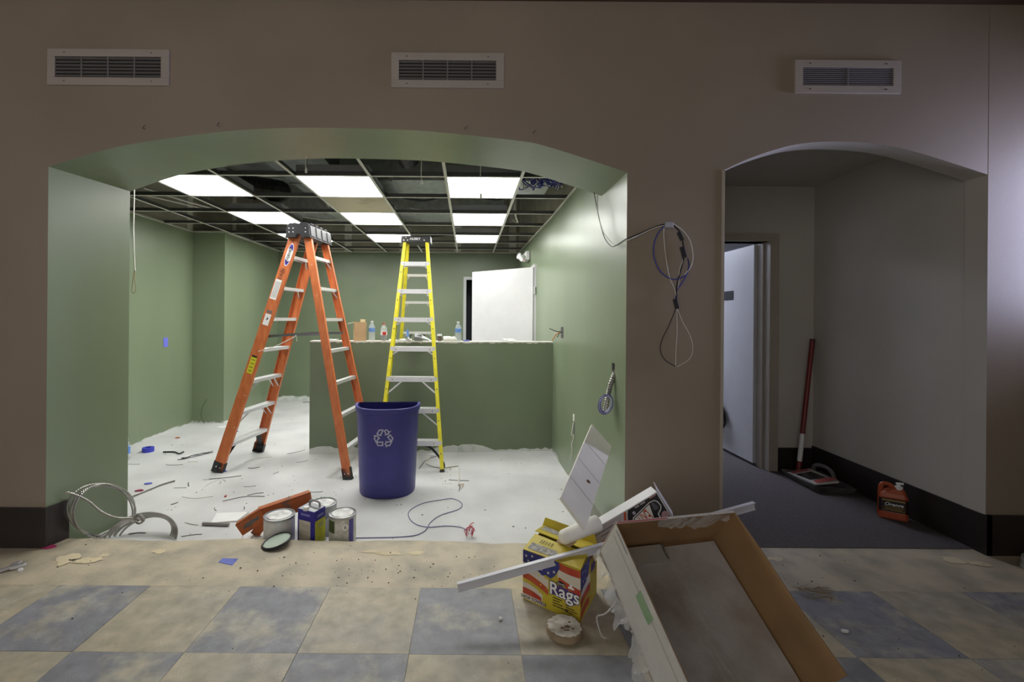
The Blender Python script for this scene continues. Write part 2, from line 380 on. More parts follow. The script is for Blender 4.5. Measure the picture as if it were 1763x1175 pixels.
# ---- white door leaf hinged on the right wall, standing open
d2 = sgroup('door_2', (0.8, 6.1, GZ))
H = Vector((rx(6.10) - 0.03, 6.09, 0)); T = Vector((0.07, 6.82, 0)); dd = (T - H).normalized(); nn = Vector((-dd.y, dd.x, 0))
mb = MB(); c = (H + T) / 2; mb.obox((c.x, c.y, GZ + 1.075), dd, nn, Z3, (T - H).length / 2, 0.022, 1.06); mb.build('door_leaf', WHITEP, d2, bevel=0.002)
mb = MB()
for z in (0.25, 1.0, 1.75): mb.obox((H.x + .012, H.y - .02, z), dd, nn, Z3, .012, .012, .05)
mb.build('hinge', CHROME, d2)['kind'] = 'stuff'
mb = MB(); mb.box((rx(DR0) - .025, DR0 - .045, GZ), (rx(DR0) + .13, DR0, 2.11)); mb.build('frame_jamb', WHITEP, d2)
mb = MB(); mb.box((rx(DR0) - .025, DR0, 2.06), (rx(DR0) + .13, DR1, 2.11)); mb.build('frame_head', WHITEP, d2)
mb = MB(); mb.box((rx(DR1) - .025, DR1, GZ), (rx(DR1) + .13, DR1 + .045, 2.11)); mb.build('frame_jamb', WHITEP, d2)
mb = MB(); p = T - dd * .07 - nn * 0.0; mb.lathe([(0, -.075), (.028, -.07), (.028, -.05), (.012, -.045), (.012, .045), (.028, .05), (.028, .07), (0, .075)], 14, (p.x, p.y, .95), nn); mb.build('door_knob', CHROME, d2, smooth=True)

# ---- half wall
HL, HR = Vector((W(533, 690, 4.78).x, 4.78, 0)), Vector((0.94, 4.98, 0))
hd = (HR - HL).normalized(); hn = Vector((-hd.y, hd.x, 0)); HT = 1.115; HTH = 0.15
mb = MB(); mb.add([HL + Z3 * -.2, HR + Z3 * -.2, HR + hn * HTH + Z3 * -.2, HL + hn * HTH + Z3 * -.2, HL + Z3 * HT, HR + Z3 * HT, HR + hn * HTH + Z3 * HT, HL + hn * HTH + Z3 * HT],
       [(0,3,2,1),(4,5,6,7),(0,1,5,4),(1,2,6,5),(2,3,7,6),(3,0,4,7)])
whalf = struct(mb.build('wall_half', GREENF))
mb = MB(); rnd = random.Random(3)
N_ = 90; top = []; lowp = []
for i in range(N_ + 1):
    p = HL + (HR - HL) * i / N_ - hn * .004; top.append(p + Z3 * (HT + .009)); lowp.append(p + Z3 * (HT - .002 - rnd.random() ** 2 * .012))
for i in range(N_): mb.add([lowp[i], lowp[i + 1], top[i + 1], top[i], top[i] + hn * (HTH + .006), top[i + 1] + hn * (HTH + .006)], [(0, 1, 2, 3), (3, 2, 5, 4)])
mb.build('ragged_top_edge', TAPEW, whalf, weld=True)
def strip(name, pa, pb, nrm, hmin, hmax, parent, seed=1, N=60, z0=GZ):
    mb = MB(); r = random.Random(seed); pa, pb = Vector(pa), Vector(pb); h = (hmin + hmax) / 2; A = []; B_ = []
    for i in range(N + 1):
        h = min(hmax, max(hmin, h + r.uniform(-1, 1) * (hmax - hmin) * .35)); p = pa + (pb - pa) * i / N + Vector(nrm) * .003
        A.append(p + Z3 * z0); B_.append(p + Z3 * (z0 + h))
    for i in range(N): mb.add([A[i], A[i + 1], B_[i + 1], B_[i]], [(0, 1, 2, 3)])
    return mb.build(name, PRIMER, parent, weld=True)
strip('unpainted_base', HL, HR, -hn, .02, .085, whalf, 5)
wgl = bpy.data.objects['wall_green_left']; wgr = bpy.data.objects['wall_green_right']; wgb = bpy.data.objects['wall_green_back']
strip('unpainted_base', (XW, YB, 0), (XW, YP, 0), (1, 0, 0), .0, .03, wgl, 8)
strip('unpainted_base', (XW, YP, 0), (XP, YP, 0), (0, -1, 0), .01, .06, wgl, 9, 20)
strip('unpainted_base', (XP, YP, 0), (XP, YBK, 0), (1, 0, 0), .0, .04, wgl, 10)
strip('unpainted_base', (XP, YBK, 0), (DX0 - .06, YBK, 0), (0, -1, 0), .02, .09, wgb, 11)
strip('unpainted_base', (rx(3.3), 3.3, 0), (rx(4.98), 4.98, 0), (-1, 0, 0), .0, .05, wgr, 12)

# ---- floors
floor = MB(); floor.box((-5, -3.5, -.35), (4.9, 2.60, -.003))
r = random.Random(4); NN = 160; edge = []
for i in range(NN + 1):
    x = -4.6 + (9.5) * i / NN; y = 2.815 + r.uniform(-1, 1) * .006 + .012 * math.sin(i * .37) + .010 * math.sin(i * .11 + 1); edge.append((x, y))
floor = MB(); floor.box((-5, -3.5, -.35), (4.9, 2.62, -.003)); fl = struct(floor.build('floor', SCREED))
mb = MB()
for i in range(NN):
    (xa, ya), (xb, yb) = edge[i], edge[i + 1]
    mb.add([(xa, 2.312, 0), (xb, 2.312, 0), (xb, 2.60, .004), (xa, 2.60, .004), (xb, yb - .03, .002), (xa, ya - .03, .002), (xb, yb, -.012), (xa, ya, -.012), (xb, yb + .004, -.3), (xa, ya + .004, -.3)],
           [(0, 1, 2, 3), (3, 2, 4, 5), (5, 4, 6, 7), (7, 6, 8, 9)])
mb.build('threshold_strip', SCREED, fl, weld=True)
TB = tile_mat('worn_blue_tile', (134, 135, 142), (182, 175, 155), 0.48, 0.64, (190, 188, 184))
TT = tile_mat('worn_tan_tile', (184, 173, 148), (168, 162, 146), 0.40, 0.62, (228, 226, 218))
T0, TS = -0.230, 0.457
tm = {}
for k, m_ in (('b', TB), ('t', TT)):
    q = MB(); q.box((-.2275, -.2275, -.004), (.2275, .2275, .0015)); tm[k] = q.build('tile_proto', m_, fix=True)
for j in range(3):
    for i in range(-6, 7):
        src = tm['b' if (i + j) % 2 == 0 else 't']
        o = bpy.data.objects.new('floor_tile', src.data); COL.objects.link(o); o.parent = fl
        o.location = (T0 + TS * (i + .5), 2.31 - TS * (j + .5), random.uniform(-.0006, .0006))
for o in tm.values(): bpy.data.objects.remove(o)
mb = MB(); mb.box((-4.0, 2.78, GZ - .2), (1.3, 8.8, GZ)); struct(mb.build('floor_green_room', CONC))
mb = MB(); mb.box((1.0, 2.745, -.2), (5.2, 8.6, .006)); struct(mb.build('floor_carpet', CARPET))

# ---- baseboards
BH = 0.237
mb = MB(); mb.box((-4.6, YF - .018, 0), (XL1 + .016, YF, BH)); mb.add([(XL1, YF, 0), (XL1 + .016, YF, 0), (XL1 + .016 + .022, 2.80, 0), (XL1 + .022, 2.80, 0), (XL1, YF, BH), (XL1 + .016, YF, BH), (XL1 + .038, 2.80, BH), (XL1 + .022, 2.80, BH)], [(0,3,2,1),(4,5,6,7),(0,1,5,4),(1,2,6,5),(2,3,7,6),(3,0,4,7)])
struct(mb.build('baseboard_left', BASEB))
CY = 4.15; CXR = 3.156
mb = MB(); mb.box((XR2 - .012, YF - .018, 0), (4.9, YF, BH)); struct(mb.build('baseboard_front_right', BASEB))
mb = MB(); mb.add([(XR2 - .012, YF - .018, 0), (XR2 + .02, YF - .018, 0), (CXR + .02, CY, 0), (CXR - .014, CY, 0), (XR2 - .012, YF - .018, BH), (XR2 + .02, YF - .018, BH), (CXR + .02, CY, BH), (CXR - .014, CY, BH)], [(0,3,2,1),(4,5,6,7),(0,1,5,4),(1,2,6,5),(2,3,7,6),(3,0,4,7)])
struct(mb.build('baseboard_right', BASEB))
# ---- corridor behind the small arch
DCX1 = W(1337, 600, CY).x     # outer edge of the frame
DCX0 = DCX1 - 1.06; FT = 0.07; CDZ = W(1300, 403, CY).z
mb = MB(); mb.box((DCX1, CY - .014, 0), (CXR, CY, BH - .02)); struct(mb.build('baseboard_back', BASEB))
mb = MB(); mb.add([(XR2, YF + .02, -.3), (XR2 + .15, YF + .02, -.3), (CXR + .15, CY + .1, -.3), (CXR, CY + .1, -.3), (XR2, YF + .02, 2.75), (XR2 + .15, YF + .02, 2.75), (CXR + .15, CY + .1, 2.75), (CXR, CY + .1, 2.75)], [(0,3,2,1),(4,5,6,7),(0,1,5,4),(1,2,6,5),(2,3,7,6),(3,0,4,7)])
struct(mb.build('wall_corridor_right', OFFW))
CORC = W(1400, 321.7, CY).z
mb = MB(); mb.box((1.0, CY, -.3), (DCX0 + FT, CY + .12, 2.75)); mb.box((DCX1 - FT, CY, -.3), (3.4, CY + .12, 2.75)); mb.box((DCX0 + FT, CY, CDZ - FT), (DCX1 - FT, CY + .12, 2.75))
struct(mb.build('wall_corridor_back', OFFW))
mb = MB(); mb.box((1.0, YB2 - .01, CORC), (3.6, CY + .12, CORC + .12)); struct(mb.build('ceiling_corridor', OFFW))
mb = MB(); mb.box((1.15, YB2, -.3), (1.22, CY, 2.75)); struct(mb.build('wall_corridor_left', OFFW))
d3 = sgroup('door_3', ((DCX0 + DCX1) / 2, CY, 0))
mb = MB(); mb.box((DCX1 - FT, CY - .03, .006), (DCX1, CY + .0, CDZ)); mb.box((DCX1 - FT - .012, CY - .03, .006), (DCX1 - FT, CY + .05, CDZ - FT)); mb.box((DCX1 - FT - .028, CY + .05, .006), (DCX1 - FT, CY + .13, CDZ - FT)); mb.build('frame_jamb', CREAM, d3, bevel=.002)
mb = MB(); mb.box((DCX0, CY - .03, .006), (DCX0 + FT, CY + .13, CDZ)); mb.build('frame_jamb', CREAM, d3)
mb = MB(); mb.box((DCX0 + FT, CY - .03, CDZ - FT), (DCX1 - FT, CY + .13, CDZ)); mb.build('frame_head', CREAM, d3)
LX = W(1297, 600, CY + .14).x
leaf = MB(); leaf.box((LX, CY + .14, .03), (LX + .042, CY + 1.03, CDZ - FT - .005)); leaf = leaf.build('door_leaf', WHITEP, d3)
for z in (.25, 1.05, 1.78):
    mb = MB(); mb.box((LX + .042, CY + .10, z - .05), (DCX1 - FT - .02, CY + .15, z + .05)); mb.build('hinge', RIVET, d3)
mb = MB(); sy = CY + .14
p = W(1252, 510, 4.80); mb.box((LX - .004, 4.62, p.z - .045), (LX, 4.86, p.z + .045)); mb.build('sign_plate', BLACKP, leaf)
mb = MB(); mb.lathe([(0, 0), (.027, 0), (.027, .03), (.012, .035), (.012, .055), (.028, .06), (.026, .08), (0, .083)], 12, (LX, CY + .96, 1.0), (-1, 0, 0)); mb.build('door_knob', CHROME, leaf, smooth=True)
# bright room beyond that door
mb = MB(); mb.box((1.0, 7.6, -.2), (5.2, 7.7, 2.9)); mb.box((5.1, 4.2, -.2), (5.2, 7.7, 2.9)); mb.box((.99, 4.27, -.2), (1.06, 7.7, 2.9)); mb.box((1.0, CY + .115, 2.7), (5.2, CY + .125, 2.9)); mb.box((3.4, CY, -.2), (5.2, CY + .12, 2.9))
struct(mb.build('wall_far_room', WHITEP))
mb = MB(); mb.box((1.0, CY + .12, 2.62), (5.2, 7.7, 2.72)); struct(mb.build('ceiling_far_room', WHITEP))
mb = MB(); mb.box((1.9, 5.1, 2.605), (2.66, 5.16, 2.62)); struct(mb.build('trim_3', DARK))
# ---- roof deck closing off the plenum and the far side
mb = MB(); mb.box((-4.6, YF, ZT), (5.3, 9.0, ZT + .15)); struct(mb.build('ceiling_deck', DECK))
mb = MB(); mb.box((-4.6, YF + .5, -.3), (-4.45, 9.0, ZT)); mb.box((-4.6, 8.9, -.3), (5.3, 9.0, ZT)); mb.box((5.2, YF + .1, -.3), (5.3, 9.0, ZT)); struct(mb.build('wall_outer_light_block', DECK))  # unseen enclosure added to stop world light leaking in
mb = MB(); mb.box((1.05, YF + .14, 2.76), (5.2, CY + .1, 2.8)); struct(mb.build('ceiling_corridor_cap', DECK))

# ---- suspended ceiling grid: main tees run away from the camera, cross tees between them
ceil = sgroup('ceiling', (0, 0, 0)); TEEW = mat('tee_web_steel', (92, 92, 92), .5, metal=.4)
LXS = [-3.24 + .61 * i for i in range(7)]
RYS = [3.66 + .636 * i for i in range(7)]
TEE = [(-.012, 0), (.012, 0), (.012, .0025), (.0015, .0025), (.0015, .032), (.003, .032), (.003, .038), (-.003, .038), (-.003, .032), (-.0015, .032), (-.0015, .0025), (-.012, .0025)]
for x in LXS:
    mb = MB(); mb.extr((x, YB, CEIL), (x, YBK, CEIL), TEE, X3, Z3); mb.mi = [1 if i in (2, 3, 4, 5, 6, 7, 8, 9, 10) else 0 for i in range(len(mb.mi))]; mb.build('main_tee', [GRIDW, TEEW], ceil)
def lwall(y): return XW if y < YP else XP
for y in RYS:
    xs = [lwall(y)] + [x for x in LXS if x > lwall(y) + .1] + [rx(y)]
    for xa, xb in zip(xs[:-1], xs[1:]):
        mb = MB(); mb.extr((xa + .012 * (xa in LXS), y, CEIL), (xb - .012 * (xb in LXS), y, CEIL), TEE, Y3, Z3); mb.mi = [1 if i in (2, 3, 4, 5, 6, 7, 8, 9, 10) else 0 for i in range(len(mb.mi))]; mb.build('cross_tee', [GRIDW, TEEW], ceil)
def angle(pa, pb, nrm):
    mb = MB(); pa, pb = Vector(pa), Vector(pb)
    mb.extr(pa, pb, [(0, 0), (.022, 0), (.022, .003), (.003, .003), (.003, .024), (0, .024)], nrm, Z3); mb.build('wall_angle', GRIDW, ceil)
angle((XW, YB, CEIL), (XW, YP, CEIL), (1, 0, 0)); angle((XW, YP, CEIL), (XP, YP, CEIL), (0, -1, 0)); angle((XP, YP, CEIL), (XP, YBK, CEIL), (1, 0, 0))
angle((XP, YBK, CEIL), (.865, YBK, CEIL), (0, -1, 0)); angle((rx(YB), YB, CEIL), (.93, 5, CEIL), (-1, 0, 0)); angle((.93, 5, CEIL), (.865, YBK, CEIL), (-1, 0, 0)); angle((XW, YB, CEIL), (rx(YB), YB, CEIL), (0, 1, 0))
STAIN = mat('stained_ceiling_tile', (196, 190, 168), 0.9, rgb2=(158, 148, 120), scale=3.5, lo=0.5, hi=0.72)
mb = MB(); mb.box((LXS[3] + .004, RYS[1] + .004, CEIL + .003), (LXS[4] - .004, RYS[2] - .004, CEIL + .018)); mb.build('ceiling_tile', STAIN, ceil)
# ---- light panels: 3 x 3
PAN = emat('lit_diffuser', (255, 255, 252), PANEL)
HOUS = mat('light_housing', (150, 150, 158), 0.5, var=0.05)
rowname = ['nearest row', 'middle row', 'farthest row']; colname = ['left column above the orange ladder side', 'centre column', 'right column by the green side wall']
for ri, rr in enumerate((0, 2, 4)):
    for ci, cc in enumerate((1, 3, 5)):
        x0, x1 = LXS[cc], LXS[cc + 1]; y0, y1 = RYS[rr], RYS[rr + 1]
        t = thing('ceiling_light', 'lit square ceiling panel, %s, %s' % (rowname[ri], colname[ci]), 'light', ((x0 + x1) / 2, (y0 + y1) / 2, CEIL), 'lit ceiling panels')
        mb = MB(); e = .010
        a = [(x0 + e, y0 + e, CEIL + .004), (x1 - e, y0 + e, CEIL + .004), (x1 - e, y1 - e, CEIL + .004), (x0 + e, y1 - e, CEIL + .004)]
        b = [(x0 + e, y0 + e, CEIL + .095), (x1 - e, y0 + e, CEIL + .095), (x1 - e, y1 - e, CEIL + .095), (x0 + e, y1 - e, CEIL + .095)]
        mb.loft(a, b, caps=False); mb.add(b, [(0, 1, 2, 3)]); mb.build('housing', HOUS, t)
        e = .018; mb = MB(); mb.box((x0 + e, y0 + e, CEIL + .006), (x1 - e, y1 - e, CEIL + .010)); mb.build('diffuser', PAN, t)
t = thing('ceiling_light', 'ceiling light in the far room beyond the white door', 'light', (2.2, 6.2, 2.6))
mb = MB(); mb.box((1.7, 5.6, 2.585), (2.6, 6.8, 2.61)); mb.build('housing', HOUS, t)
mb = MB(); mb.box((1.74, 5.64, 2.580), (2.56, 6.76, 2.586)); mb.build('diffuser', emat('lit_diffuser_cool', (225, 232, 255), 14.0), t)

# ---- services in the plenum
def duct(name, lo, hi, label, m=GALV):
    lo, hi = Vector(lo), Vector(hi); t = thing(name, label, 'duct', ((lo.x + hi.x) / 2, (lo.y + hi.y) / 2, lo.z))
    mb = MB(); mb.box(lo, hi); mb.build('duct_body', m, t)
    lng = 0 if (hi.x - lo.x) > (hi.y - lo.y) else 1
    k = lo[lng] + .5
    while k < hi[lng]:
        a, b = lo.copy(), hi.copy(); a[lng] = k - .012; b[lng] = k + .012
        for q in range(3):
            if q != lng: a[q] -= .018; b[q] += .018
        mb = MB(); mb.box(a, b); mb.build('duct_flange', m, t); k += 1.15
    return t
GALVD = mat('dull_duct_steel', (138, 142, 144), 0.4, metal=0.35, var=0.15, scale=10)
duct('air_duct', (-2.35, 5.85, 2.74), (.45, 6.50, 3.10), 'wide galvanised air duct crossing above the grid near back wall')
duct('air_duct', (-1.25, 4.38, 2.70), (.80, 4.98, 3.06), 'galvanised air duct above the grid on the right', GALV)
duct('air_duct', (-1.95, 3.35, 2.85), (-1.35, 5.6, 3.3), 'dark duct running back above the centre panels', GALVD)
mb = MB(); pts = spline([(-3.4, 4.1, 3.05), (-2.95, 4.5, 2.9), (-2.5, 4.9, 2.80), (-2.3, 5.3, 2.85), (-2.3, 5.55, 2.9)], 18)
single(mb.tube(pts, .13, 14, rings=.93), 'flexible_duct', mat('black_flex_duct', (42, 43, 46), 0.4, var=0.2, scale=20), 'black flexible duct bending above the left grid', 'duct', smooth=False)
mb = MB(); pts = spline([(-1.0, 3.75, 2.98), (-.62, 3.9, 2.86), (-.55, 4.15, 2.82)], 14)
single(mb.tube(pts, .10, 14, rings=.93), 'flexible_duct', MATS['black_flex_duct'], 'short dark flexible duct stub beside nearest centre panel', 'duct')
for i, (y, z) in enumerate(((3.42, 2.75), (6.55, 2.72))):
    mb = MB(); mb.box((-3.6, y, z + .42), (.8, y + .05, z + .51)); mb.box((-3.6, y - .03, z + .51), (.8, y + .08, z + .52))
    single(mb, 'roof_joist', mat('grey_joist', (104, 106, 104), 0.5, metal=0.3), ('grey steel joist above the grid just behind the arch', 'grey steel joist above the grid near the back wall')[i], 'joist')
for i in range(3):
    y = 4.05 + i * 1.3
    mb = MB(); mb.tube([(-3.7, y, 3.4), (.9, y, 3.4)], .017, 8); single(mb, 'conduit_pipe', GALV, ('nearest', 'middle', 'farthest')[i] + ' thin steel conduit running across above the ceiling grid', 'pipe', 'conduits above the grid', smooth=True)
wires = [
 ([(-2.3, 4.0, 2.75), (-1.9, 4.15, 2.66), (-1.5, 4.2, 2.72), (-1.25, 4.3, 2.8)], WHITEW, .006, 'white cable sagging across the open grid left of centre'),
 ([(-3.5, 4.9, 2.75), (-3.1, 5.3, 2.66), (-2.7, 5.7, 2.62), (-2.55, 5.9, 2.6)], WHITEW, .012, 'pale conduit tail running above the left end of the grid'),
 ([(-.9, 4.7, 2.66), (-.5, 4.75, 2.60), (-.1, 4.65, 2.64), (.3, 4.75, 2.61), (.45, 4.6, 2.66)], BLACKW, .013, 'thick black cable drooping above the right grid cells'),
 ([(.38, 4.25, 2.62), (.40, 4.15, 2.80), (.45, 4.1, 2.90), (.50, 4.1, 2.98)], WHITEW, .011, 'pale looped conduit by the blue cable bundle'),
 ([(-.2, 3.3, 2.6), (.1, 3.35, 2.54), (.4, 3.4, 2.53), (.6, 3.4, 2.6)], WHITEW, .004, 'thin white cable hanging just behind the arch head'),
 ([(-1.6, 5.2, 2.66), (-1.55, 5.0, 2.6), (-1.6, 4.8, 2.75)], WHITEW, .006, 'short looped white cable above the orange ladder')]
wires += [
 ([(-2.6, 3.5, 2.72), (-2.3, 3.6, 2.62), (-2.0, 3.55, 2.66)], WHITEW, .009, 'pale cable end curving above the near left grid cell'),
 ([(-3.5, 4.4, 2.62), (-3.2, 4.8, 2.60), (-2.9, 5.2, 2.58), (-2.75, 5.5, 2.64)], WHITEW, .008, 'pale cable lying along the far left grid cells'),
 ([(-1.2, 6.9, 2.7), (-.9, 7.0, 2.6), (-.5, 6.9, 2.62), (.1, 7.1, 2.7)], BLACKW, .012, 'black cable drooping above grid near the back wall'),
 ([(.5, 5.3, 2.95), (.55, 5.4, 2.62), (.62, 5.8, 2.6), (.6, 6.3, 2.75)], WHITEW, .010, 'white cable looping above right grid edge'),
 ([(-.7, 5.4, 2.68), (-.3, 5.3, 2.60), (.1, 5.45, 2.62), (.35, 5.35, 2.7)], GALV, .009, 'thin metal-clad cable above the middle right panel'),
 ([(-2.2, 5.7, 2.66), (-1.8, 5.75, 2.6), (-1.4, 5.65, 2.64), (-1.1, 5.7, 2.7)], WHITEW, .006, 'white cable sagging above the middle centre panel')]
for p, m, rr_, lb in wires:
    single(MB().tube(spline(p, 10), rr_, 7), 'ceiling_cable', m, lb, 'cable', 'loose cables above the grid', smooth=True)
for i, (x, y) in enumerate(((-2.63, 4.6), (-1.41, 3.95), (-.8, 5.2), (.42, 5.25), (-2.02, 6.1), (-.19, 6.6))):
    mb = MB(); mb.tube([(x, y, CEIL + .035), (x + .01, y, ZT)], .0035, 5); single(mb, 'hanger_wire', GALV, ('hanger wire above the near left light panel', 'hanger wire left of the near centre panel', 'hanger wire above the middle centre panel', 'hanger wire above the right main tee', 'hanger wire above the far left panel', 'hanger wire above the far right panel')[i], 'wire', 'grid hanger wires')
t = thing('cable_bundle', 'tangled bundle of dark blue network cables above right end of grid', 'cable', (.72, 3.95, 2.55))
rb = random.Random(2)
for i in range(46):
    x = .52 + rb.random() * .30; y = 3.92 + rb.random() * .30
    p = [(x, y, 2.98), (x + rb.uniform(-.06, .06), y + rb.uniform(-.05, .05), 2.72), (x + rb.uniform(-.08, .08), y, 2.555 + rb.random() * .05), (x + rb.uniform(-.10, .08), y + .03, 2.66), (x + rb.uniform(-.08, .06), y + .05, 2.9)]
    MB().tube(spline(p, 6), .005, 5).build('cable_strand', BLUEW if i % 4 else WHITEW, t)

# ================================================================== THINGS
# ---- vents on the front wall
def vent(box, ndiv, nbl, label, tilt):
    u0, u1, v0, v1 = box; A = W(u0, (v0 + v1) / 2, YF); B_ = W(u1, (v0 + v1) / 2, YF); zt = W((u0 + u1) / 2, v0, YF).z; zb = W((u0 + u1) / 2, v1, YF).z
    x0, x1 = A.x, B_.x; t = thing('air_vent', label, 'vent', ((x0 + x1) / 2, YF, zb), 'air vents on the front wall'); fw = .045
    for nm, a, b in (('frame_bar', (x0, zt - fw), (x1, zt)), ('frame_bar', (x0, zb), (x1, zb + fw)), ('frame_bar', (x0, zb + fw), (x0 + fw, zt - fw)), ('frame_bar', (x1 - fw, zb + fw), (x1, zt - fw))):
        MB().box((a[0], YF - .012, a[1]), (b[0], YF, b[1])).build(nm, VENTW, t, bevel=.002)
    MB().box((x0 + fw, YF - .0015, zb + fw), (x1 - fw, YF - .0005, zt - fw)).build('dark_throat', DARK, t)
    n = nbl; h = (zt - zb - 2 * fw)
    for i in range(n):
        z = zb + fw + h * (i + .5) / n
        MB().bar((x0 + fw, YF - .007, z), (x1 - fw, YF - .007, z), (0, math.cos(tilt), -math.sin(tilt)), .009 if n > 7 else .012, .0016).build('blade', VENTB, t)
    for i in range(1, ndiv):
        x = x0 + fw + (x1 - x0 - 2 * fw) * i / ndiv
        MB().box((x - .004, YF - .011, zb + fw), (x + .004, YF - .002, zt - fw)).build('divider', VENTB, t)
    for sx in (.14, .86):
        for z in (zt - fw / 2, zb + fw / 2):
            MB().lathe([(0, .003), (.004, .002), (.005, 0)], 8, (x0 + (x1 - x0) * sx, YF - .012, z), (0, -1, 0)).build('screw', RIVET, t)
VENTW = mat('vent_enamel', (170, 162, 157), 0.4, var=0.03); VENTB = mat('vent_blade_enamel', (120, 116, 118), 0.45)
vent((84, 292, 86, 148), 4, 6, 'white louvred wall vent above the left end of wide arch', .5)
vent((674, 867, 92.5, 152.5), 4, 6, 'white louvred wall vent above the crown of wide arch', .5)
vent((1367, 1548.5, 105, 162), 2, 9, 'white louvred wall vent above the small arch', .5)
for i, (u, v, lb) in enumerate(((250, 223, 'tiny screw hook on tan wall below left vent'), (377, 218, 'tiny screw hook left of the wide arch crown'), (800, 223, 'tiny screw hook below the centre vent'), (918, 229, 'tiny screw hook on tan wall right of the centre vent'))):
    p = W(u, v, YF); mb = MB(); mb.tube(spline([p, p + Vector((0, -.02, 0)), p + Vector((.012, -.03, .004)), p + Vector((.016, -.026, .016))], 4), .0022, 6)
    single(mb, 'screw_hook', RIVET, lb, 'hook', 'hooks above the arch', smooth=True)

# ---- stepladders
def chan(w, fl, t):   # C profile: web along a (width w), flanges along +b
    return [(-w/2, 0), (w/2, 0), (w/2, fl), (w/2 - t, fl), (w/2 - t, t), (-w/2 + t, t), (-w/2 + t, fl), (-w/2, fl)]
def at_h(p0, p1, h):  # point on a rail at height h above the green floor
    return p0 + (p1 - p0) * ((GZ + h - p0.z) / (p1.z - p0.z))
HS = [.263 + .293 * k for k in range(7)]

t = thing('stepladder', 'orange fibreglass double-sided stepladder with black top cap', 'ladder', (-1.65, 4.45, GZ))
fa0, fa1 = Fl(372, 815, GZ), Fl(446, 778, GZ); fb0 = Fl(598, 827, GZ); fb1 = fb0 + (fa1 - fa0) * .97
ZC = W(520, 385, 4.25).z; zc0 = ZC - .105
tn = W(517, 405, 4.27); tf = W(549, 405, 4.66)
cx0, cx1 = Vector((tn.x, tn.y, zc0)), Vector((tf.x, tf.y, zc0)); cdir = (cx1 - cx0).normalized()
sp = Vector((cdir.y, -cdir.x, 0))   # spread direction, to the right (+x)
ta0, ta1 = cx0 - sp * .055, cx1 - sp * .055; tb0, tb1 = cx0 + sp * .065, cx1 + sp * .065
up = .045
for (f, tp, w, nm, sgn) in ((fa0, ta0, .10, 'front_rail', 1), (fa1, ta1, .10, 'front_rail', -1), (fb0, tb0, .072, 'rear_rail', 1), (fb1, tb1, .072, 'rear_rail', -1)):
    d = (tp - f).normalized(); b = cdir * sgn; b = (b - d * b.dot(d)).normalized(); a = d.cross(b).normalized()
    rail = MB().extr(f + d * .03, tp + d * up, chan(w, .032, .004), a, b).build(nm, ORANGE, t, bevel=.0015)
    mb = MB(); mb.extr(f, f + d * .105, chan(w + .012, .04, .008), a, b); mb.extr(f - Vector((0, 0, 0)), f + d * .012, [(-w/2 - .008, -.002), (w/2 + .008, -.002), (w/2 + .008, .045), (-w/2 - .008, .045)], a, b)
    mb.build('foot', BLACKP, t, bevel=.002)
    for q in (-.2, .2):
        MB().lathe([(0, .003), (.006, .002), (.007, 0)], 8, f + d * .055 + a * q * w - b * .001, -b).build('rivet', CHROME, t)
for k, h in enumerate(HS):
    for (p0, p1, q0, q1, dep, nm) in ((fa0, ta0, fa1, ta1, .085, 'step'), (fb0, tb0, fb1, tb1, .05, 'rear_step')):
        A, B_ = at_h(p0, p1, h), at_h(q0, q1, h); ax = (B_ - A).normalized(); A, B_ = A + ax * .006, B_ - ax * .006
        w = Vector((-ax.y, ax.x, 0))
        st = MB(); st.extr(A, B_, [(-dep/2, 0), (dep/2, 0), (dep/2, .004), (dep/2, .030), (dep/2 - .003, .030), (dep/2 - .003, .004), (-dep/2 + .003, .004), (-dep/2 + .003, .030), (-dep/2, .030)], w, -Z3)
        st = st.build(nm, ALU, t)
        if nm == 'step' and k in (1, 2):
            for P_, Q_ in ((A, (p0, p1)), (B_, (q0, q1))):
                c = A + (B_ - A) * (.28 if P_ is A else .72); e = at_h(*Q_, h - .14)
                for s_ in (-1, 1): MB().bar(c + w * s_ * .03 - Z3 * .02, e + w * s_ * .03, w, .014, .004).build('step_brace', ALU, t)
        elif nm == 'step' and k == 0:
            for P_, Q_, ff in ((A, (p0, p1), .2), (B_, (q0, q1), .8)):
                c = A + (B_ - A) * ff; e = at_h(*Q_, .06)
                MB().bar(c - Z3 * .02, e, w, .055, .006).build('step_brace', BLACKP, t)
        elif k in (5, 6):
            e = at_h(p0, p1, h - .09); c = A + (B_ - A) * .15; MB().bar(c - Z3 * .02, e, w, .012, .004).build('step_brace', ALU, t)
            e = at_h(q0, q1, h - .09); c = A + (B_ - A) * .85; MB().bar(c - Z3 * .02, e, w, .012, .004).build('step_brace', ALU, t)
# cap: moulded trapezoid block with ribs along its length
prof = [(-.125, -.03), (-.105, .085), (-.085, .105), (-.02, .108), (-.012, .098), (.012, .098), (.02, .112), (.085, .108), (.105, .088), (.12, -.03), (.035, -.03), (.02, 0), (-.012, 0), (-.025, -.03)]
cap = MB().extr(cx0 - cdir * .05, cx1 + cdir * .05, prof, sp, Z3).build('top_cap', BLACKP, t, bevel=.004)
for i in range(4):
    c = cx0 + (cx1 - cx0) * (i + .5) / 4; MB().obox(c + Z3 * .11, sp, cdir, Z3, .095, .03, .006).build('cap_rib', BLACKP, cap, bevel=.003)
for i in range(4):
    c = cx0 - cdir * .05 + (cx1 - cx0 + cdir * .10) * (i + .5) / 4; MB().obox(c + sp * .112 + Z3 * .035, (sp * .97 + Z3 * .13), cdir, (Z3 * .97 - sp * .13), .006, .042, .052).build('cap_rib', BLACKP, cap, bevel=.003)
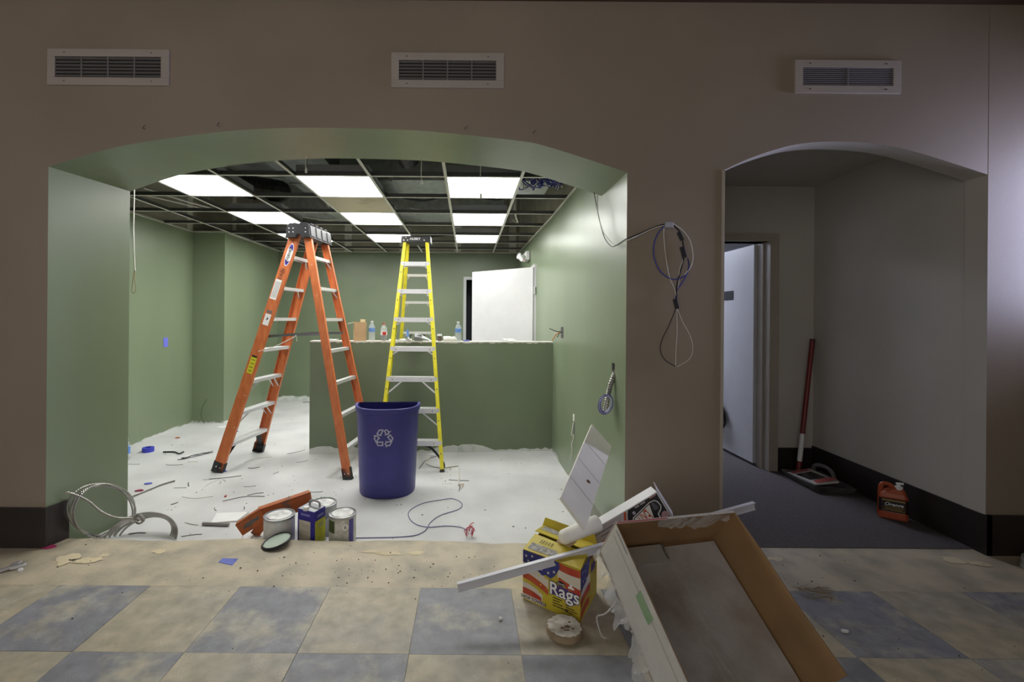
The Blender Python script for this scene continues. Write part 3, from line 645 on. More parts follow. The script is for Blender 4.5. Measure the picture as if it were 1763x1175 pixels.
for s_ in (-.085, -.045, .075):
    for z in (.02, .055): MB().lathe([(0, .003), (.005, .002), (.006, 0)], 8, cx0 - cdir * .05 + sp * s_ + Z3 * z, -cdir).build('rivet', CHROME, cap)
# spreader bars
for (p0, p1, q0, q1) in ((fa0, ta0, fb0, tb0), (fa1, ta1, fb1, tb1)):
    A, B_ = at_h(p0, p1, 1.255), at_h(q0, q1, 1.285); c = (A + B_) / 2 + Z3 * .01
    off = cdir * (.04 if p0 is fa0 else -.04)
    MB().bar(A + off, c + off, Z3, .024, .004).build('spreader_bar', RIVET, t); MB().bar(c + off * 1.15, B_ + off * 1.15, Z3, .024, .004).build('spreader_bar', RIVET, t)
# string tied between a spreader and a step
A = at_h(fa0, ta0, 1.12) + sp * .02; B_ = at_h(fa0, ta0, 1.255) + sp * .3 + cdir * .04
MB().tube(spline([A, (A + B_) / 2 - Z3 * .015, B_, B_ + Vector((.02, -.005, .015)), B_ + Vector((.03, 0, -.04))], 6), .004, 6).build('tied_string', WHITEW, t, smooth=True)
# stickers on the near front rail
d = (ta0 - fa0).normalized(); b = (cdir - d * cdir.dot(d)).normalized(); a = d.cross(b).normalized()
if a.x < 0: a = -a
Lr = (ta0 - fa0).length
def on_rail(v):   # rail point whose picture height is near v
    lo_, hi_ = 0.0, 1.0
    for _ in range(40):
        m = (lo_ + hi_) / 2; p = fa0 + (ta0 - fa0) * m
        vv = CV + (CAMZ - p.z) * FPX / p.y + (p.x / p.y * FPX) * S_
        if vv > v: lo_ = m
        else: hi_ = m
    return fa0 + (ta0 - fa0) * lo_
def sticker(name, v0, v1, w, m, off=.0, oval=False, lift=.0012):
    p0, p1 = on_rail(v1), on_rail(v0); c = (p0 + p1) / 2 + a * off - b * lift; hl = (p1 - p0).length / 2
    mb = MB()
    if oval: P_ = [c + d * math.sin(q * math.pi / 16) * hl + a * math.cos(q * math.pi / 16) * w / 2 for q in range(32)]
    else: P_ = [c - d * hl - a * w / 2, c - d * hl + a * w / 2, c + d * hl + a * w / 2, c + d * hl - a * w / 2]
    mb.poly(P_); return mb.build(name, m, t), c
PURP = mat('purple_print', (62, 50, 160), 0.4); INK = mat('black_ink', (24, 24, 28), 0.5); YSTK = mat('yellow_sticker', (222, 214, 50), 0.5, var=0.05); GREYI = mat('grey_ink', (110, 108, 112), 0.6)
lg, c = sticker('brand_sticker', 419, 458, .062, PAPER, 0.008, True)
o1, c1 = sticker('sticker_border', 420.5, 456.5, .054, PURP, 0.008, True, .0016); adopt(o1, lg)
P_ = []
hl = (on_rail(424) - on_rail(453)).length / 2 * .82
mb = MB(); c2 = c - b * .0008
mb.poly([c2 - d * hl, c2 - d * hl * .75 + a * .026, c2 + d * hl * .55 + a * .026, c2 + d * hl, c2 + d * hl * .75 - a * .026, c2 - d * hl * .55 - a * .026]); mb.build('logo_field', PAPER, lg)
text_part('lettering', 'WERNER', .038, INK, lg, c2 - b * .0006, d, -a, bold=.0006)
text_part('marker_writing', 'FABI', .055, mat('faded_marker', (92, 58, 40), 0.6), t, on_rail(472) - b * .0012, d, -a)
s1, c = sticker('white_label', 482, 516, .062, PAPER, -.008)
for k in range(5):
    pp = c - b * .0006 + a * (-.02 + .01 * k); MB().poly([pp - d * .08 - a * .0015, pp + d * .075 - a * .0015, pp + d * .075 + a * .0015, pp - d * .08 + a * .0015]).build('print_line', GREYI, s1)
s2, c = sticker('white_label', 541, 560, .058, PAPER, 0); MB().poly([c - b * .0006 - d * .01 - a * .008, c - b * .0006 + a * .012 + d * .005, c - b * .0006 + d * .03 + a * .002]).build('print_mark', INK, s2)
MB().poly([c + d * .065 - a * .026 - b * .0, c + d * .065 + a * .026, c + d * .09 + a * .026, c + d * .09 - a * .026]).build('silver_label', GREYI, t)
s3, c = sticker('yellow_label', 615, 643, .058, YSTK, .0)
MB().poly([c - b * .0006 + d * .075 - a * .026, c - b * .0006 + d * .075 + a * .026, c - b * .0006 + d * .092 + a * .026, c - b * .0006 + d * .092 - a * .026]).build('print_band', INK, s3)
for k in range(4):
    pp = c - b * .0006 + d * (.05 - k * .035); MB().poly([pp - a * .018 - d * .004, pp + a * .018 - d * .004, pp + a * .018 + d * .004, pp - a * .018 + d * .004]).build('print_line', mat('olive_ink', (110, 112, 40), 0.6), s3)

t = thing('stepladder', 'yellow fibreglass stepladder straddling the green half wall', 'ladder', (-.55, 4.9, GZ))
fl_, fr_ = Vector((-.865, 4.29, GZ)), Vector((-.215, 4.29, GZ)); zt = W(715, 408, 4.9).z; zc0 = zt - .07
tl_, tr_ = Vector((W(695, 420, 4.87).x, 4.87, zc0)), Vector((W(738, 420, 4.87).x, 4.87, zc0))
bl_, br_ = Vector((-.93, 5.74, GZ)), Vector((-.31, 5.74, GZ)); ul_, ur_ = Vector((tl_.x + .01, 4.99, zc0)), Vector((tr_.x - .01, 4.99, zc0))
for f, tp, s_, w, nm in ((fl_, tl_, 1, .075, 'front_rail'), (fr_, tr_, -1, .075, 'front_rail'), (bl_, ul_, 1, .06, 'rear_rail'), (br_, ur_, -1, .06, 'rear_rail')):
    d = (tp - f).normalized(); b = X3 * s_; b = (b - d * b.dot(d)).normalized(); a = d.cross(b)
    MB().extr(f, tp + d * .05, chan(w, .034, .004), a, b).build(nm, YELLOW, t, bevel=.0015)
    MB().extr(f - d * .002, f + d * .02, [(-w/2 - .002, -.003), (w/2 + .002, -.003), (w/2 + .002, .037), (-w/2 - .002, .037)], a, b).build('foot', BLACKP, t)
    if nm == 'front_rail':
        for h in [x + e for x in HS for e in (.012, -.10)] :
            p = at_h(f, tp, h); MB().lathe([(0, .003), (.006, .002), (.007, 0)], 8, p + b * .017 - a * 0 + Vector((0, -.038, 0)), (0, -1, 0)).build('rivet', RIVET, t)
for k, h in enumerate(HS):
    A, B_ = at_h(fl_, tl_, h) + X3 * .004, at_h(fr_, tr_, h) - X3 * .004
    stp = MB().extr(A, B_, [(-.045, .012), (.045, .012), (.045, -.034), (.041, -.034), (.041, .008), (-.041, .008), (-.041, -.034), (-.045, -.034)], Y3, Z3).build('step', ALU, t)
    for q in (.12, .88):
        MB().lathe([(0, .003), (.005, .002), (.006, 0)], 8, A + (B_ - A) * q + Vector((0, -.045, -.012)), (0, -1, 0)).build('rivet', RIVET, stp)
    fr = .17 if k > 2 else .3; dz = .085 if k > 2 else .17
    if k > 0:
        for P_, Q_, f_ in ((A, (fl_, tl_), fr), (B_, (fr_, tr_), 1 - fr)):
            MB().bar(A + (B_ - A) * f_ + Vector((0, -.03, -.03)), at_h(*Q_, h - dz) + Vector((0, -.02, 0)), Y3, .004, .014).build('step_brace', ALU, t)
    else:
        for P_, Q_, s_ in ((A, (fl_, tl_), 1), (B_, (fr_, tr_), -1)):
            e = at_h(*Q_, .03)
            MB().tube(spline([P_ + X3 * s_ * .24 - Z3 * .03, P_ + X3 * s_ * .11 - Z3 * .06, e + X3 * s_ * .015 + Z3 * .06, e], 6), .012, 6).build('corner_brace', BLACKP, t, smooth=True)
for h in (.35, .8, 1.27, 1.62, 1.92):
    A, B_ = at_h(bl_, ul_, h), at_h(br_, ur_, h); MB().bar(A, B_, Z3, .028, .022).build('rear_brace', ALU, t)
    if h > 1.2:
        for P_, Q_, f_ in ((A, (bl_, ul_), .2), (B_, (br_, ur_), .8)): MB().bar(A + (B_ - A) * f_ - Z3 * .01, at_h(*Q_, h - .1), Y3, .004, .014).build('step_brace', ALU, t)
A, B_ = at_h(bl_, ul_, 1.27), at_h(br_, ur_, 1.27)
for s_, P_ in ((1, (bl_, ul_)), (-1, (br_, ur_))):
    c = (A + B_) / 2 - X3 * s_ * .06; MB().bar(c, at_h(*P_, 1.0), Y3, .004, .016).build('rear_strut', RIVET, t)
cap = MB(); xa, xb = tl_.x - .022, tr_.x + .022
cap.extr((xa, 4.93, zc0), (xb, 4.93, zc0), [(-.105, 0), (.105, 0), (.085, .062), (.07, .07), (-.085, .07), (-.10, .06)], Y3, Z3); cap = cap.build('top_cap', BLACKP, t, bevel=.004)
text_part('lettering', '-HUSKY', .034, PAPER, cap, Vector(((xa + xb) / 2 - .01, 4.826, zc0 + .034)), X3, Z3, bold=.0008, lift=.002)
rs = random.Random(5)
for k in range(9):
    p = Vector((rs.choice((xa + .02 + rs.random() * .05, xb - .02 - rs.random() * .05)), 4.8255, zc0 + .012 + rs.random() * .045))
    q = rs.uniform(.003, .007); MB().poly([p + X3 * q, p + Z3 * q * 1.6, p - X3 * q * .8, p - Z3 * q]).build('paint_spot', PAPER, cap)

# ---- blue recycling bin (half-round)
BINB = mat('blue_bin_plastic', (58, 56, 132), 0.42, var=0.06, scale=9)
bc = Vector((W(668, 800, 3.86).x, 3.86, GZ)); th = math.radians(5)
bx, by = Vector((math.cos(th), math.sin(th), 0)), Vector((-math.sin(th), math.cos(th), 0))
def dcurve(w, dp, n=28):
    P = []
    for i in range(n + 1):
        q = math.pi + math.pi * i / n; cx_, sy_ = math.cos(q), math.sin(q)
        P.append((math.copysign(abs(cx_) ** .8, cx_) * w / 2, math.copysign(abs(sy_) ** .85, sy_) * dp))
    P += [(w / 2 * .97, .018), (-w / 2 * .97, .018)]
    return P
def ring(w, dp, z, sh=0.0): return [bc + bx * x + by * (y + sh) + Z3 * z for x, y in dcurve(w, dp)]
t = thing('recycling_bin', 'blue half-round recycling bin standing on the concrete floor', 'bin', bc)
HB = .725; prof = [(.455, .245, 0.0, 0), (.462, .25, .012, 0), (.515, .29, HB - .04, 0)]
mb = MB(); R_ = [ring(*q) for q in prof]; mb.loft(R_[0], R_[1], caps=False); mb.loft(R_[1], R_[2], caps=False); mb.add(R_[0], [list(range(len(R_[0])))])
In = [ring(.50, .28, HB - .01), ring(.445, .238, .012)]; mb.loft(In[0], In[1], caps=False); mb.add(In[1], [list(range(len(In[1])))])
body = mb.build('bin_body', BINB, t, smooth=True, fix=False)
mb = MB(); rr_ = [ring(.515, .29, HB - .05), ring(.536, .302, HB - .045), ring(.540, .304, HB - .005), ring(.532, .298, HB), ring(.502, .281, HB - .004), ring(.498, .279, HB - .03)]
for q in range(5): mb.loft(rr_[q], rr_[q + 1], caps=False)
mb.build('bin_rim', BINB, t, smooth=True)
# recycling mark on the curved front: outlined arrows
LOGO = [[(540,260),(690,255),(590,480),(450,410)], [(745,300),(800,255),(860,260),(930,340),(920,420),(830,432)], [(990,460),(1090,590),(1060,650),(1000,680),(880,540)],
        [(780,820),(820,750),(1050,710),(960,880),(830,890)], [(470,745),(680,745),(680,880),(490,880),(460,830)], [(420,760),(340,600),(380,490),(470,490),(520,570)]]
BARB = [[(905,350),(1000,310)], [(820,890),(825,940)], [(820,752),(820,710)], [(400,490),(330,483)], [(515,565),(550,600)], [(830,432),(775,455)]]
def surf(u, v):   # a point on the bin front at picture position u, v, from the bin's own curve
    du, dv = u - CU, v - CV; best = None
    z = None
    for s in range(240):
        Y = 3.45 + s * .002; p = W(u, v, Y); zz = (p.z - GZ) / HB; w = .462 + (.515 - .462) * zz; dp = .25 + .04 * zz
        lx = (p - bc).dot(bx) / (w / 2); ly = (p - bc).dot(by)
        if abs(lx) < 1:
            q = math.acos(min(1, abs(lx) ** (1 / .8))); yy = -(math.sin(q) ** .85) * dp
            if ly >= yy - .002: return p - by * .002
    return W(u, v, 3.6)
mk = MATS.get('x') or mat('mark_print', (186, 186, 206), 0.5)
def ribbon(mb, P, closed, wpx=1.0):
    n = len(P)
    for i in range(n if closed else n - 1):
        (x0, y0), (x1, y1) = P[i], P[(i + 1) % n]; dx, dy = x1 - x0, y1 - y0; l = math.hypot(dx, dy); nx, ny = -dy / l * wpx, dx / l * wpx; ex, ey = dx / l * wpx * .9, dy / l * wpx * .9
        q = [(x0 - ex + nx, y0 - ey + ny), (x1 + ex + nx, y1 + ey + ny), (x1 + ex - nx, y1 + ey - ny), (x0 - ex - nx, y0 - ey - ny)]
        mb.add([surf(*z) for z in q], [(0, 1, 2, 3)])
for P in LOGO:
    mb = MB(); ribbon(mb, [(630 + x / 23.5, 730 + y / 23.5) for x, y in P], True); mb.build('arrow_outline', mk, body)
mb = MB()
for P in BARB: ribbon(mb, [(630 + x / 23.5, 730 + y / 23.5) for x, y in P], False, .8)
mb.build('arrow_barbs', mk, body)['kind'] = 'stuff'

# ---- leaning ceiling board: four picture corners -> parallelogram in space
def rayv(u, v): return W(u, v, 1.0) - Vector((0, 0, CAMZ))
rTL, rTR, rBR, rBL = rayv(1019, 731), rayv(1053, 769), rayv(1008, 912), rayv(966, 856)
M3 = Matrix(((rBL.x, -rBR.x, -rTL.x), (rBL.y, -rBR.y, -rTL.y), (rBL.z, -rBR.z, -rTL.z))); sol = M3.inverted() @ (-rTR)   # BL*a - BR*b - TL*c = -TR
a_, b_, c_ = sol; O = Vector((0, 0, CAMZ))
s_ = .885 / max(rTR.x, c_ * rTL.x)
TL, TR, BR, BL = O + rTL * c_ * s_, O + rTR * s_, O + rBR * b_ * s_, O + rBL * a_ * s_
bn = (TR - TL).cross(BL - TL).normalized()
if bn.y > 0: bn = -bn
BOARD = mat('board_face', (226, 224, 218), 0.75, var=0.05, scale=3, stretch=(1, 1, 1))
t = thing('ceiling_board', 'square white grooved board leaning against green side wall', 'board', (BR + BL) / 2)
mb = MB(); q = [TL, TR, BR, BL]; mb.loft([p for p in q], [p - bn * .018 for p in q]); mb.build('panel', [BOARD], t, bevel=.001)
eu, ev = (TR - TL), (BL - TL)
for k, fv in enumerate((.28, .52, .76)):
    P_ = [TL + ev * fv, TR + ev * fv]; MB().bar(P_[0] + bn * .0005, P_[1] + bn * .0005, ev, .006, .002).build('groove', mat('groove_grey', (200, 198, 192), .8), t)
p = TL + eu * .62 + ev * .62 + bn * .001; MB().lathe([(0, .002), (.010, .001), (.012, 0)], 10, p, bn).build('screw_hole', mat('rust_spot', (96, 74, 50), .8), t)
mb = MB(); p = BL + (BR - BL) * .1 + Vector((.12, -.1, .05))
# cardboard/board offcut standing behind it
mb.obox((.86, 3.02, .02), Y3, Z3, X3, .13, .10, .006); single(mb, 'board_offcut', mat('offcut_grey', (130, 132, 120), .8, var=.1), 'small grey board offcut standing behind the leaning white board', 'board')

# ---- things on the half wall
def HW(u, back=.07):
    k = (u - CU) / FPX; o = HL + hn * back; s = (k * o.y - o.x) / (hd.x - k * hd.y); p = o + hd * s; return Vector((p.x, p.y, HT + .0095))
CLEAR = film('clear_plastic', (228, 236, 240), 0.30, rough=0.08, bump=0.1)
BLUEL = mat('blue_label', (104, 146, 214), 0.45, var=0.05); REDL = mat('red_print', (188, 44, 40), 0.5, var=0.06); COLA = mat('cola', (36, 16, 14), 0.15)
def bottle(p, h, r, label, labm, capm, liquid=None, z0=.5, z1=.68):
    t = thing('plastic_bottle', label, 'bottle', p)
    pr = [(0, .004), (r * .8, 0), (r, .01), (r, h * .12), (r * .96, h * .14), (r, h * .2), (r * .97, h * .32), (r, h * .40), (r, h * .68), (r * .8, h * .78), (r * .42, h * .88), (r * .40, h * .93)]
    MB().lathe(pr, 18, p).build('bottle_body', CLEAR, t, smooth=True)
    MB().lathe([(r * 1.012, h * z0), (r * 1.012, h * z1)], 18, p).build('label_band', labm, t, smooth=True)
    MB().lathe([(0, h), (r * .44, h * .995), (r * .45, h * .93), (0, h * .93)], 14, p).build('bottle_cap', capm, t, smooth=True)
    if liquid: MB().lathe([(0, .005), (r * .92, .006), (r * .93, h * .30), (0, h * .30)], 16, p).build('liquid', liquid, t, smooth=True)
    return t
b1 = bottle(HW(640.5), .213, .034, 'clear water bottle with blue label beside the small carton', BLUEL, WHITEPL, None, .45, .64)
bottle(HW(661), .190, .034, 'part-full cola bottle with red cap on half wall', PAPER, REDL, COLA, .32, .52)
q = HW(661); MB().lathe([(.0348, .062), (.0348, .098)], 8, q, None, (0, -1, 0), a0=-.2, a1=1.0).build('red_label_print', REDL, bpy.data.objects['plastic_bottle.001'], smooth=True)
bottle(HW(789), .213, .034, 'clear water bottle with blue label beside the dark doorway', BLUEL, WHITEPL, None, .45, .64)
p = HW(620); KRAFT = mat('kraft_carton', (180, 152, 116), 0.8, var=.05)
t = thing('carton', 'small open brown carton on left end of half wall', 'box', p); ca, cb = Vector((.94, .34, 0)), Vector((-.34, .94, 0))
for c_, hx, hy in ((p - ca * .062, .002, .045), (p + ca * .062, .002, .045)): MB().obox(c_ + Z3 * .1, ca, cb, Z3, hx, hy, .1).build('side_panel', KRAFT, t)
for c_ in (p - cb * .045, p + cb * .045): MB().obox(c_ + Z3 * .1, ca, cb, Z3, .062, .002, .1).build('side_panel', KRAFT, t)
MB().obox(p + Z3 * .003, ca, cb, Z3, .062, .045, .002).build('base_panel', KRAFT, t)
CARDL = mat('pale_carton_flap', (222, 206, 168), .8)
MB().obox(p + cb * .045 + ca * .035 + Z3 * .214, ca, Z3, cb, .026, .016, .002).build('flap', CARDL, t)
MB().add([p - ca * .062 - cb * .03 + Z3 * .198, p - ca * .062 + cb * .03 + Z3 * .198, p - ca * .13 + cb * .03 + Z3 * .182, p - ca * .13 - cb * .03 + Z3 * .182], [(0, 1, 2, 3)]).build('flap', CARDL, t)
# putty knife standing against the ladder side, block in a bag, jar, cloth, lid
p = HW(703); t = thing('putty_knife', 'putty knife with blue handle standing up on half wall', 'tool', p)
MB().lathe([(0, .125), (.011, .12), (.014, .09), (.011, .06), (.013, .048), (.008, .042), (0, .042)], 12, p + X3 * .0, (-.08, .1, 1)).build('handle', BLUEL, t, smooth=True)
MB().add([p + Vector((-.008, .004, .045)), p + Vector((.008, .004, .045)), p + Vector((.03, 0, 0)), p + Vector((-.004, 0, 0)), p + Vector((-.008, .006, .045)), p + Vector((.008, .006, .045)), p + Vector((.03, .003, 0)), p + Vector((-.004, .003, 0))], [(0, 1, 2, 3), (4, 7, 6, 5), (0, 3, 7, 4), (1, 5, 6, 2), (0, 4, 5, 1), (3, 2, 6, 7)]).build('blade', ALU, t)
p = HW(722); t = thing('sanding_sponge', 'grey sanding block in a crumpled clear wrapper behind yellow ladder', 'sponge', p)
mb = MB(); mb.loft([p + Vector(q) for q in ((-.05, -.03, 0), (.04, -.03, 0), (.04, .04, 0), (-.05, .04, 0))], [p + Vector(q) for q in ((-.052, -.03, .058), (.03, -.03, .066), (.03, .04, .07), (-.05, .04, .06))]); mb.build('block', mat('grey_foam', (108, 110, 110), .9, var=.15, scale=40), t, bevel=.006)
mb = MB(); rw = random.Random(8); g = []
for i in range(7):
    row = []
    for j in range(5):
        fx, fy = i / 6, j / 4; h = .088 * (1 - fx ** 1.6) * (.55 + .45 * math.sin(math.pi * fy)) + rw.uniform(-.006, .006)
        row.append(p + Vector((-.045 + fx * .18, -.04 + fy * .09, max(.001, h))))
    g.append(row)
V = [q for r_ in g for q in r_]; mb.add(V, [(i * 5 + j, (i + 1) * 5 + j, (i + 1) * 5 + j + 1, i * 5 + j + 1) for i in range(6) for j in range(4)]); mb.build('wrapper', film('bag_film', (226, 230, 234), .55, .2, .5, 40), t)
p = HW(757); t = thing('jar', 'small jar with white lid beside right rail of yellow ladder', 'jar', p)
MB().lathe([(0, 0), (.022, 0), (.024, .01), (.024, .055), (0, .055)], 14, p).build('jar_body', mat('jar_brown', (90, 78, 72), .3), t, smooth=True); MB().lathe([(.026, .055), (.026, .075), (0, .077)], 14, p).build('lid', WHITEPL, t, smooth=True)
p = HW(772); mb = MB(); mb.tube(spline([p + Vector((-.055, 0, .025)), p + Vector((0, .01, .028)), p + Vector((.05, .02, .02)), p + Vector((.075, .01, .034))], 5), .025, 10); single(mb, 'cloth_roll', mat('white_cloth', (236, 234, 228), .9, var=.04, bump=.5, bscale=60), 'crumpled white cloth roll lying beside right water bottle', 'cloth', smooth=True)
p = HW(803); single(MB().lathe([(0, .012), (.034, .011), (.036, .009), (.036, 0), (0, 0)], 18, p), 'tape_disc', mat('purple_lid', (74, 72, 170), .4), 'flat purple-blue lid on half wall by doorway', 'lid', smooth=True)
for i, (u, lb) in enumerate(((876, 'white crumpled paper scrap near right end of half wall'), (690, 'white cloth scrap under the yellow ladder on half wall'), (570, 'torn pale paper scrap at left end of half wall'))):
    p = HW(u); mb = MB(); rr_ = random.Random(i + 20); n_ = 7; L_ = (.07, .12, .08)[i]
    V = []
    for a__ in range(n_):
        for b__ in range(4): V.append(p + Vector((-L_ + 2 * L_ * a__ / (n_ - 1), -.04 + .025 * b__, .004 + rr_.random() * (.028, .02, .012)[i])))
    mb.add(V, [(a__ * 4 + b__, a__ * 4 + 4 + b__, a__ * 4 + 5 + b__, a__ * 4 + 1 + b__) for a__ in range(n_ - 1) for b__ in range(3)])
    single(mb, 'paper_scrap', PAPER, lb, 'paper')

# ---- emergency light on the right wall
p = Vector((rx(6.75) - .002, 6.75, 2.29)); t = thing('emergency_light', 'white twin-head emergency light high on green side wall', 'light', p - Z3 * .08)
MB().box((p.x - .06, p.y - .15, p.z - .06), (p.x, p.y + .15, p.z + .07)).build('housing', WHITEPL, t, bevel=.01)
for s_ in (-1, 1):
    c = p + Vector((-.05, s_ * .13, .0)); MB().lathe([(0, -.03), (.03, -.03), (.05, .04), (.045, .045), (0, .04)], 14, c + Vector((-.05, 0, .0 + .02 * s_)), (-.75, -.4, -.5 if s_ < 0 else .3)).build('lamp_head', WHITEPL, t, smooth=True)
MB().box((p.x - .062, p.y - .08, p.z - .045), (p.x - .06, p.y + .08, p.z + .02)).build('exit_face', mat('red_panel', (210, 90, 74), .4), t)

# ---- electrical bits on the right green wall
yb = 4.50; zb = W(966, 572, yb).z; t = thing('junction_box', 'open electrical box with loose wires on green side wall', 'electrical box', (rx(yb), yb, zb - .06))
MB().box((rx(yb) - .003, yb - .05, zb - .06), (rx(yb) + .004, yb + .05, zb + .05)).build('box_recess', mat('box_grey', (70, 66, 72), .5, metal=.3), t)
for i, (dx, dy, dz, m) in enumerate(((-.09, .05, -.09, mat('orange_wire', (196, 124, 30), .5)), (-.10, .12, .03, BLACKW), (-.06, .08, -.02, WHITEW), (-.05, -.02, -.05, BLACKW))):
    o_ = Vector((rx(yb) - .002, yb, zb)); MB().tube(spline([o_, o_ + Vector((dx * .5, dy * .3, dz * .2)), o_ + Vector((dx, dy, dz))], 6), .0045, 6).build('wire_tail', m, t, smooth=True)
yb = 3.97; zb = W(988, 720, yb).z; t = thing('cable_outlet', 'open wall slot with dangling white wire behind the leaning board', 'outlet', (rx(yb), yb, zb - .2))
MB().box((rx(yb) - .003, yb - .022, zb - .03), (rx(yb) + .002, yb + .03, zb + .03)).build('bracket', TAPEW, t); MB().box((rx(yb) - .002, yb - .018, zb - .15), (rx(yb) + .002, yb + .012, zb - .03)).build('slot', mat('slot_grey', (90, 92, 96), .6), t); MB().box((rx(yb) - .006, yb - .018, zb - .18), (rx(yb) + .002, yb + .018, zb - .15)).build('bracket', TAPEW, t)
pts = [W(990, 728, 3.96), W(984, 748, 3.94), W(988, 752, 3.94), W(984, 766, 3.94), W(985, 775, 3.92), W(982, 795, 3.92)]
for q in pts: q.x = min(q.x, rx(3.9) - .006)
MB().tube(spline(pts, 6), .004, 6).build('wire_tail', WHITEW, t, smooth=True)
FLEX = mat('armoured_cable', (164, 162, 158), .3, metal=.85, var=.05)
t = thing('flex_conduit', 'flexible steel conduit stub hanging from green side wall', 'conduit', W(1050, 690, 2.95))
mb = MB(); mb.tube(spline([(rx(3.2) + .02, 2.90, W(1062, 634, 2.9).z), W(1058, 645, 2.89), W(1050, 668, 2.89), W(1046, 688, 2.90), W(1041, 712, 2.92)], 12), .017, 10, rings=.78); mb.build('conduit_body', FLEX, t, smooth=False)
MB().box((XR1 - .004, 2.89, W(1062, 634, 2.9).z - .02), (XR1 + .001, 2.93, W(1062, 634, 2.9).z + .03)).build('wall_hole', DARK, t)
t = thing('wire_coil', 'small coil of blue and white wires tied to steel conduit stub', 'wire', W(1042, 712, 2.86))
for i in range(6):
    c = W(1042 + (i % 3), 696, 2.86); P_ = []
    for k in range(20):
        q = 2 * math.pi * k / 20; P_.append(c + Vector((math.cos(q) * (.046 - .003 * i), -.008 + .004 * i, math.sin(q) * (.062 - .003 * i) + math.cos(q) * .012)))
    MB().tube(P_ + [P_[0]], .0028, 6, caps=False).build('wire_loop', BLUEW if i % 2 == 0 else mat('lilac_wire', (196, 196, 220), .5), t, smooth=True)

# ---- cables on the tan pier
Yw = YF - .012
t = thing('hanging_cables', 'tangle of black, blue and white cables hung on tan pier between the arches', 'cable', W(1160, 630, Yw))
def cab(nm, pix, r, m, Y=Yw): MB().tube(spline([W(q[0], q[1], q[2] if len(q) > 2 else Y) for q in pix], 8), r, 6).build(nm, m, t, smooth=True)
cab('cable', [(1023, 332, 3.16), (1029, 365, 3.12), (1036, 395, 3.05), (1042, 412, 2.98), (1052, 424, 2.88), (1060, 423, 2.80), (1078, 412, YF - .012), (1100, 403), (1130, 390), (1146, 386)], .0032, BLACKW)
cab('cable', [(1029, 335, 3.15), (1029, 365, 3.11), (1037, 396, 3.04), (1044, 408, 2.97), (1056, 421, 2.85), (1062, 423, 2.79), (1080, 414, YF - .014), (1100, 405), (1128, 392), (1146, 388)], .0032, WHITEW)
cab('cable', [(1146, 388), (1134, 400), (1126, 420), (1126, 442), (1135, 465), (1150, 478), (1164, 481), (1180, 474), (1186, 458), (1184, 445)], .0034, BLUEW)
cab('cable', [(1160, 386), (1176, 398), (1188, 415), (1193, 438), (1190, 458), (1178, 474)], .0036, WHITEW)
cab('cable', [(1143, 392), (1143, 410), (1146, 440), (1152, 475), (1162, 500), (1165, 520)], .003, WHITEW)
cab('cable', [(1160, 388), (1172, 402), (1176, 420), (1178, 440), (1172, 465), (1166, 490), (1164, 525)], .004, BLACKW)
cab('cable', [(1178, 444), (1170, 465), (1168, 490), (1163, 515)], .003, WHITEW)
cab('cable', [(1184, 445), (1186, 462), (1176, 485), (1166, 500), (1162, 525)], .0034, BLUEW)
cab('cable', [(1164, 530), (1152, 560), (1140, 585), (1137, 604), (1145, 620), (1162, 631)], .0022, BLACKW)
cab('cable', [(1166, 532), (1176, 556), (1188, 578), (1193, 600), (1187, 618), (1166, 632)], .0022, WHITEW)
cab('cable', [(1165, 532), (1166, 570), (1164, 600), (1163, 630)], .0022, WHITEW)
for (u0, v0, u1, v1, w) in ((1174, 425, 1179, 444, .024), (1162, 515, 1166, 532, .022), (1168, 400, 1175, 414, .018)):
    MB().bar(W(u0, v0, Yw - .006), W(u1, v1, Yw - .006), X3, w, .014).build('plug', BLACKP, t, bevel=.002)
MB().obox(W(1152, 387.5, Yw - .01), X3, Y3, Z3, .024, .008, .016).build('tape_clip', mat('pale_tape', (176, 178, 190), .5), t, bevel=.003)

# ---- pull strings under the arch and in the room
Ys = 3.75; mb = MB()
t = thing('hanging_string', 'long white string with looped end hanging by left jamb', 'string', W(232, 505, Ys))
MB().tube(spline([Vector((W(231, 340, Ys).x, Ys, CEIL + .2)), W(231, 340, Ys), W(230, 400, Ys), W(232, 455, Ys), W(233, 466, Ys)], 8), .0045, 6).build('cord', WHITEW, t, smooth=True)
MB().tube(spline([W(232, 464, Ys), W(229, 480, Ys), W(227, 500, Ys), W(230, 505, Ys), W(234, 498, Ys), W(232, 480, Ys), W(232, 466, Ys)], 6), .003, 6).build('loop', mat('tan_string', (170, 150, 120), .8), t, smooth=True)
for i, (u, va, vb, lb) in enumerate(((527, 274, 297, 'short tied white string hanging from arch soffit on left'), (726, 276, 317, 'white string with small tassel hanging from arch crown'), (828, 284, 340, 'thin white string hanging from arch soffit on right'))):
    Yq = 3.14; t = thing('hanging_string', lb, 'string', W(u, vb, Yq), 'strings under the arch'); top = W(u, va, Yq); top.z += .03
    MB().tube(spline([top, W(u - 1, (va + vb) / 2, Yq), W(u, vb - 6, Yq)], 5), .0022, 6).build('cord', WHITEW, t, smooth=True)
    MB().lathe([(0, .012), (.004, .01), (.009, -.008), (.008, -.022), (0, -.026)], 10, W(u, vb - 5, Yq)).build('tassel', WHITEW, t, smooth=True)

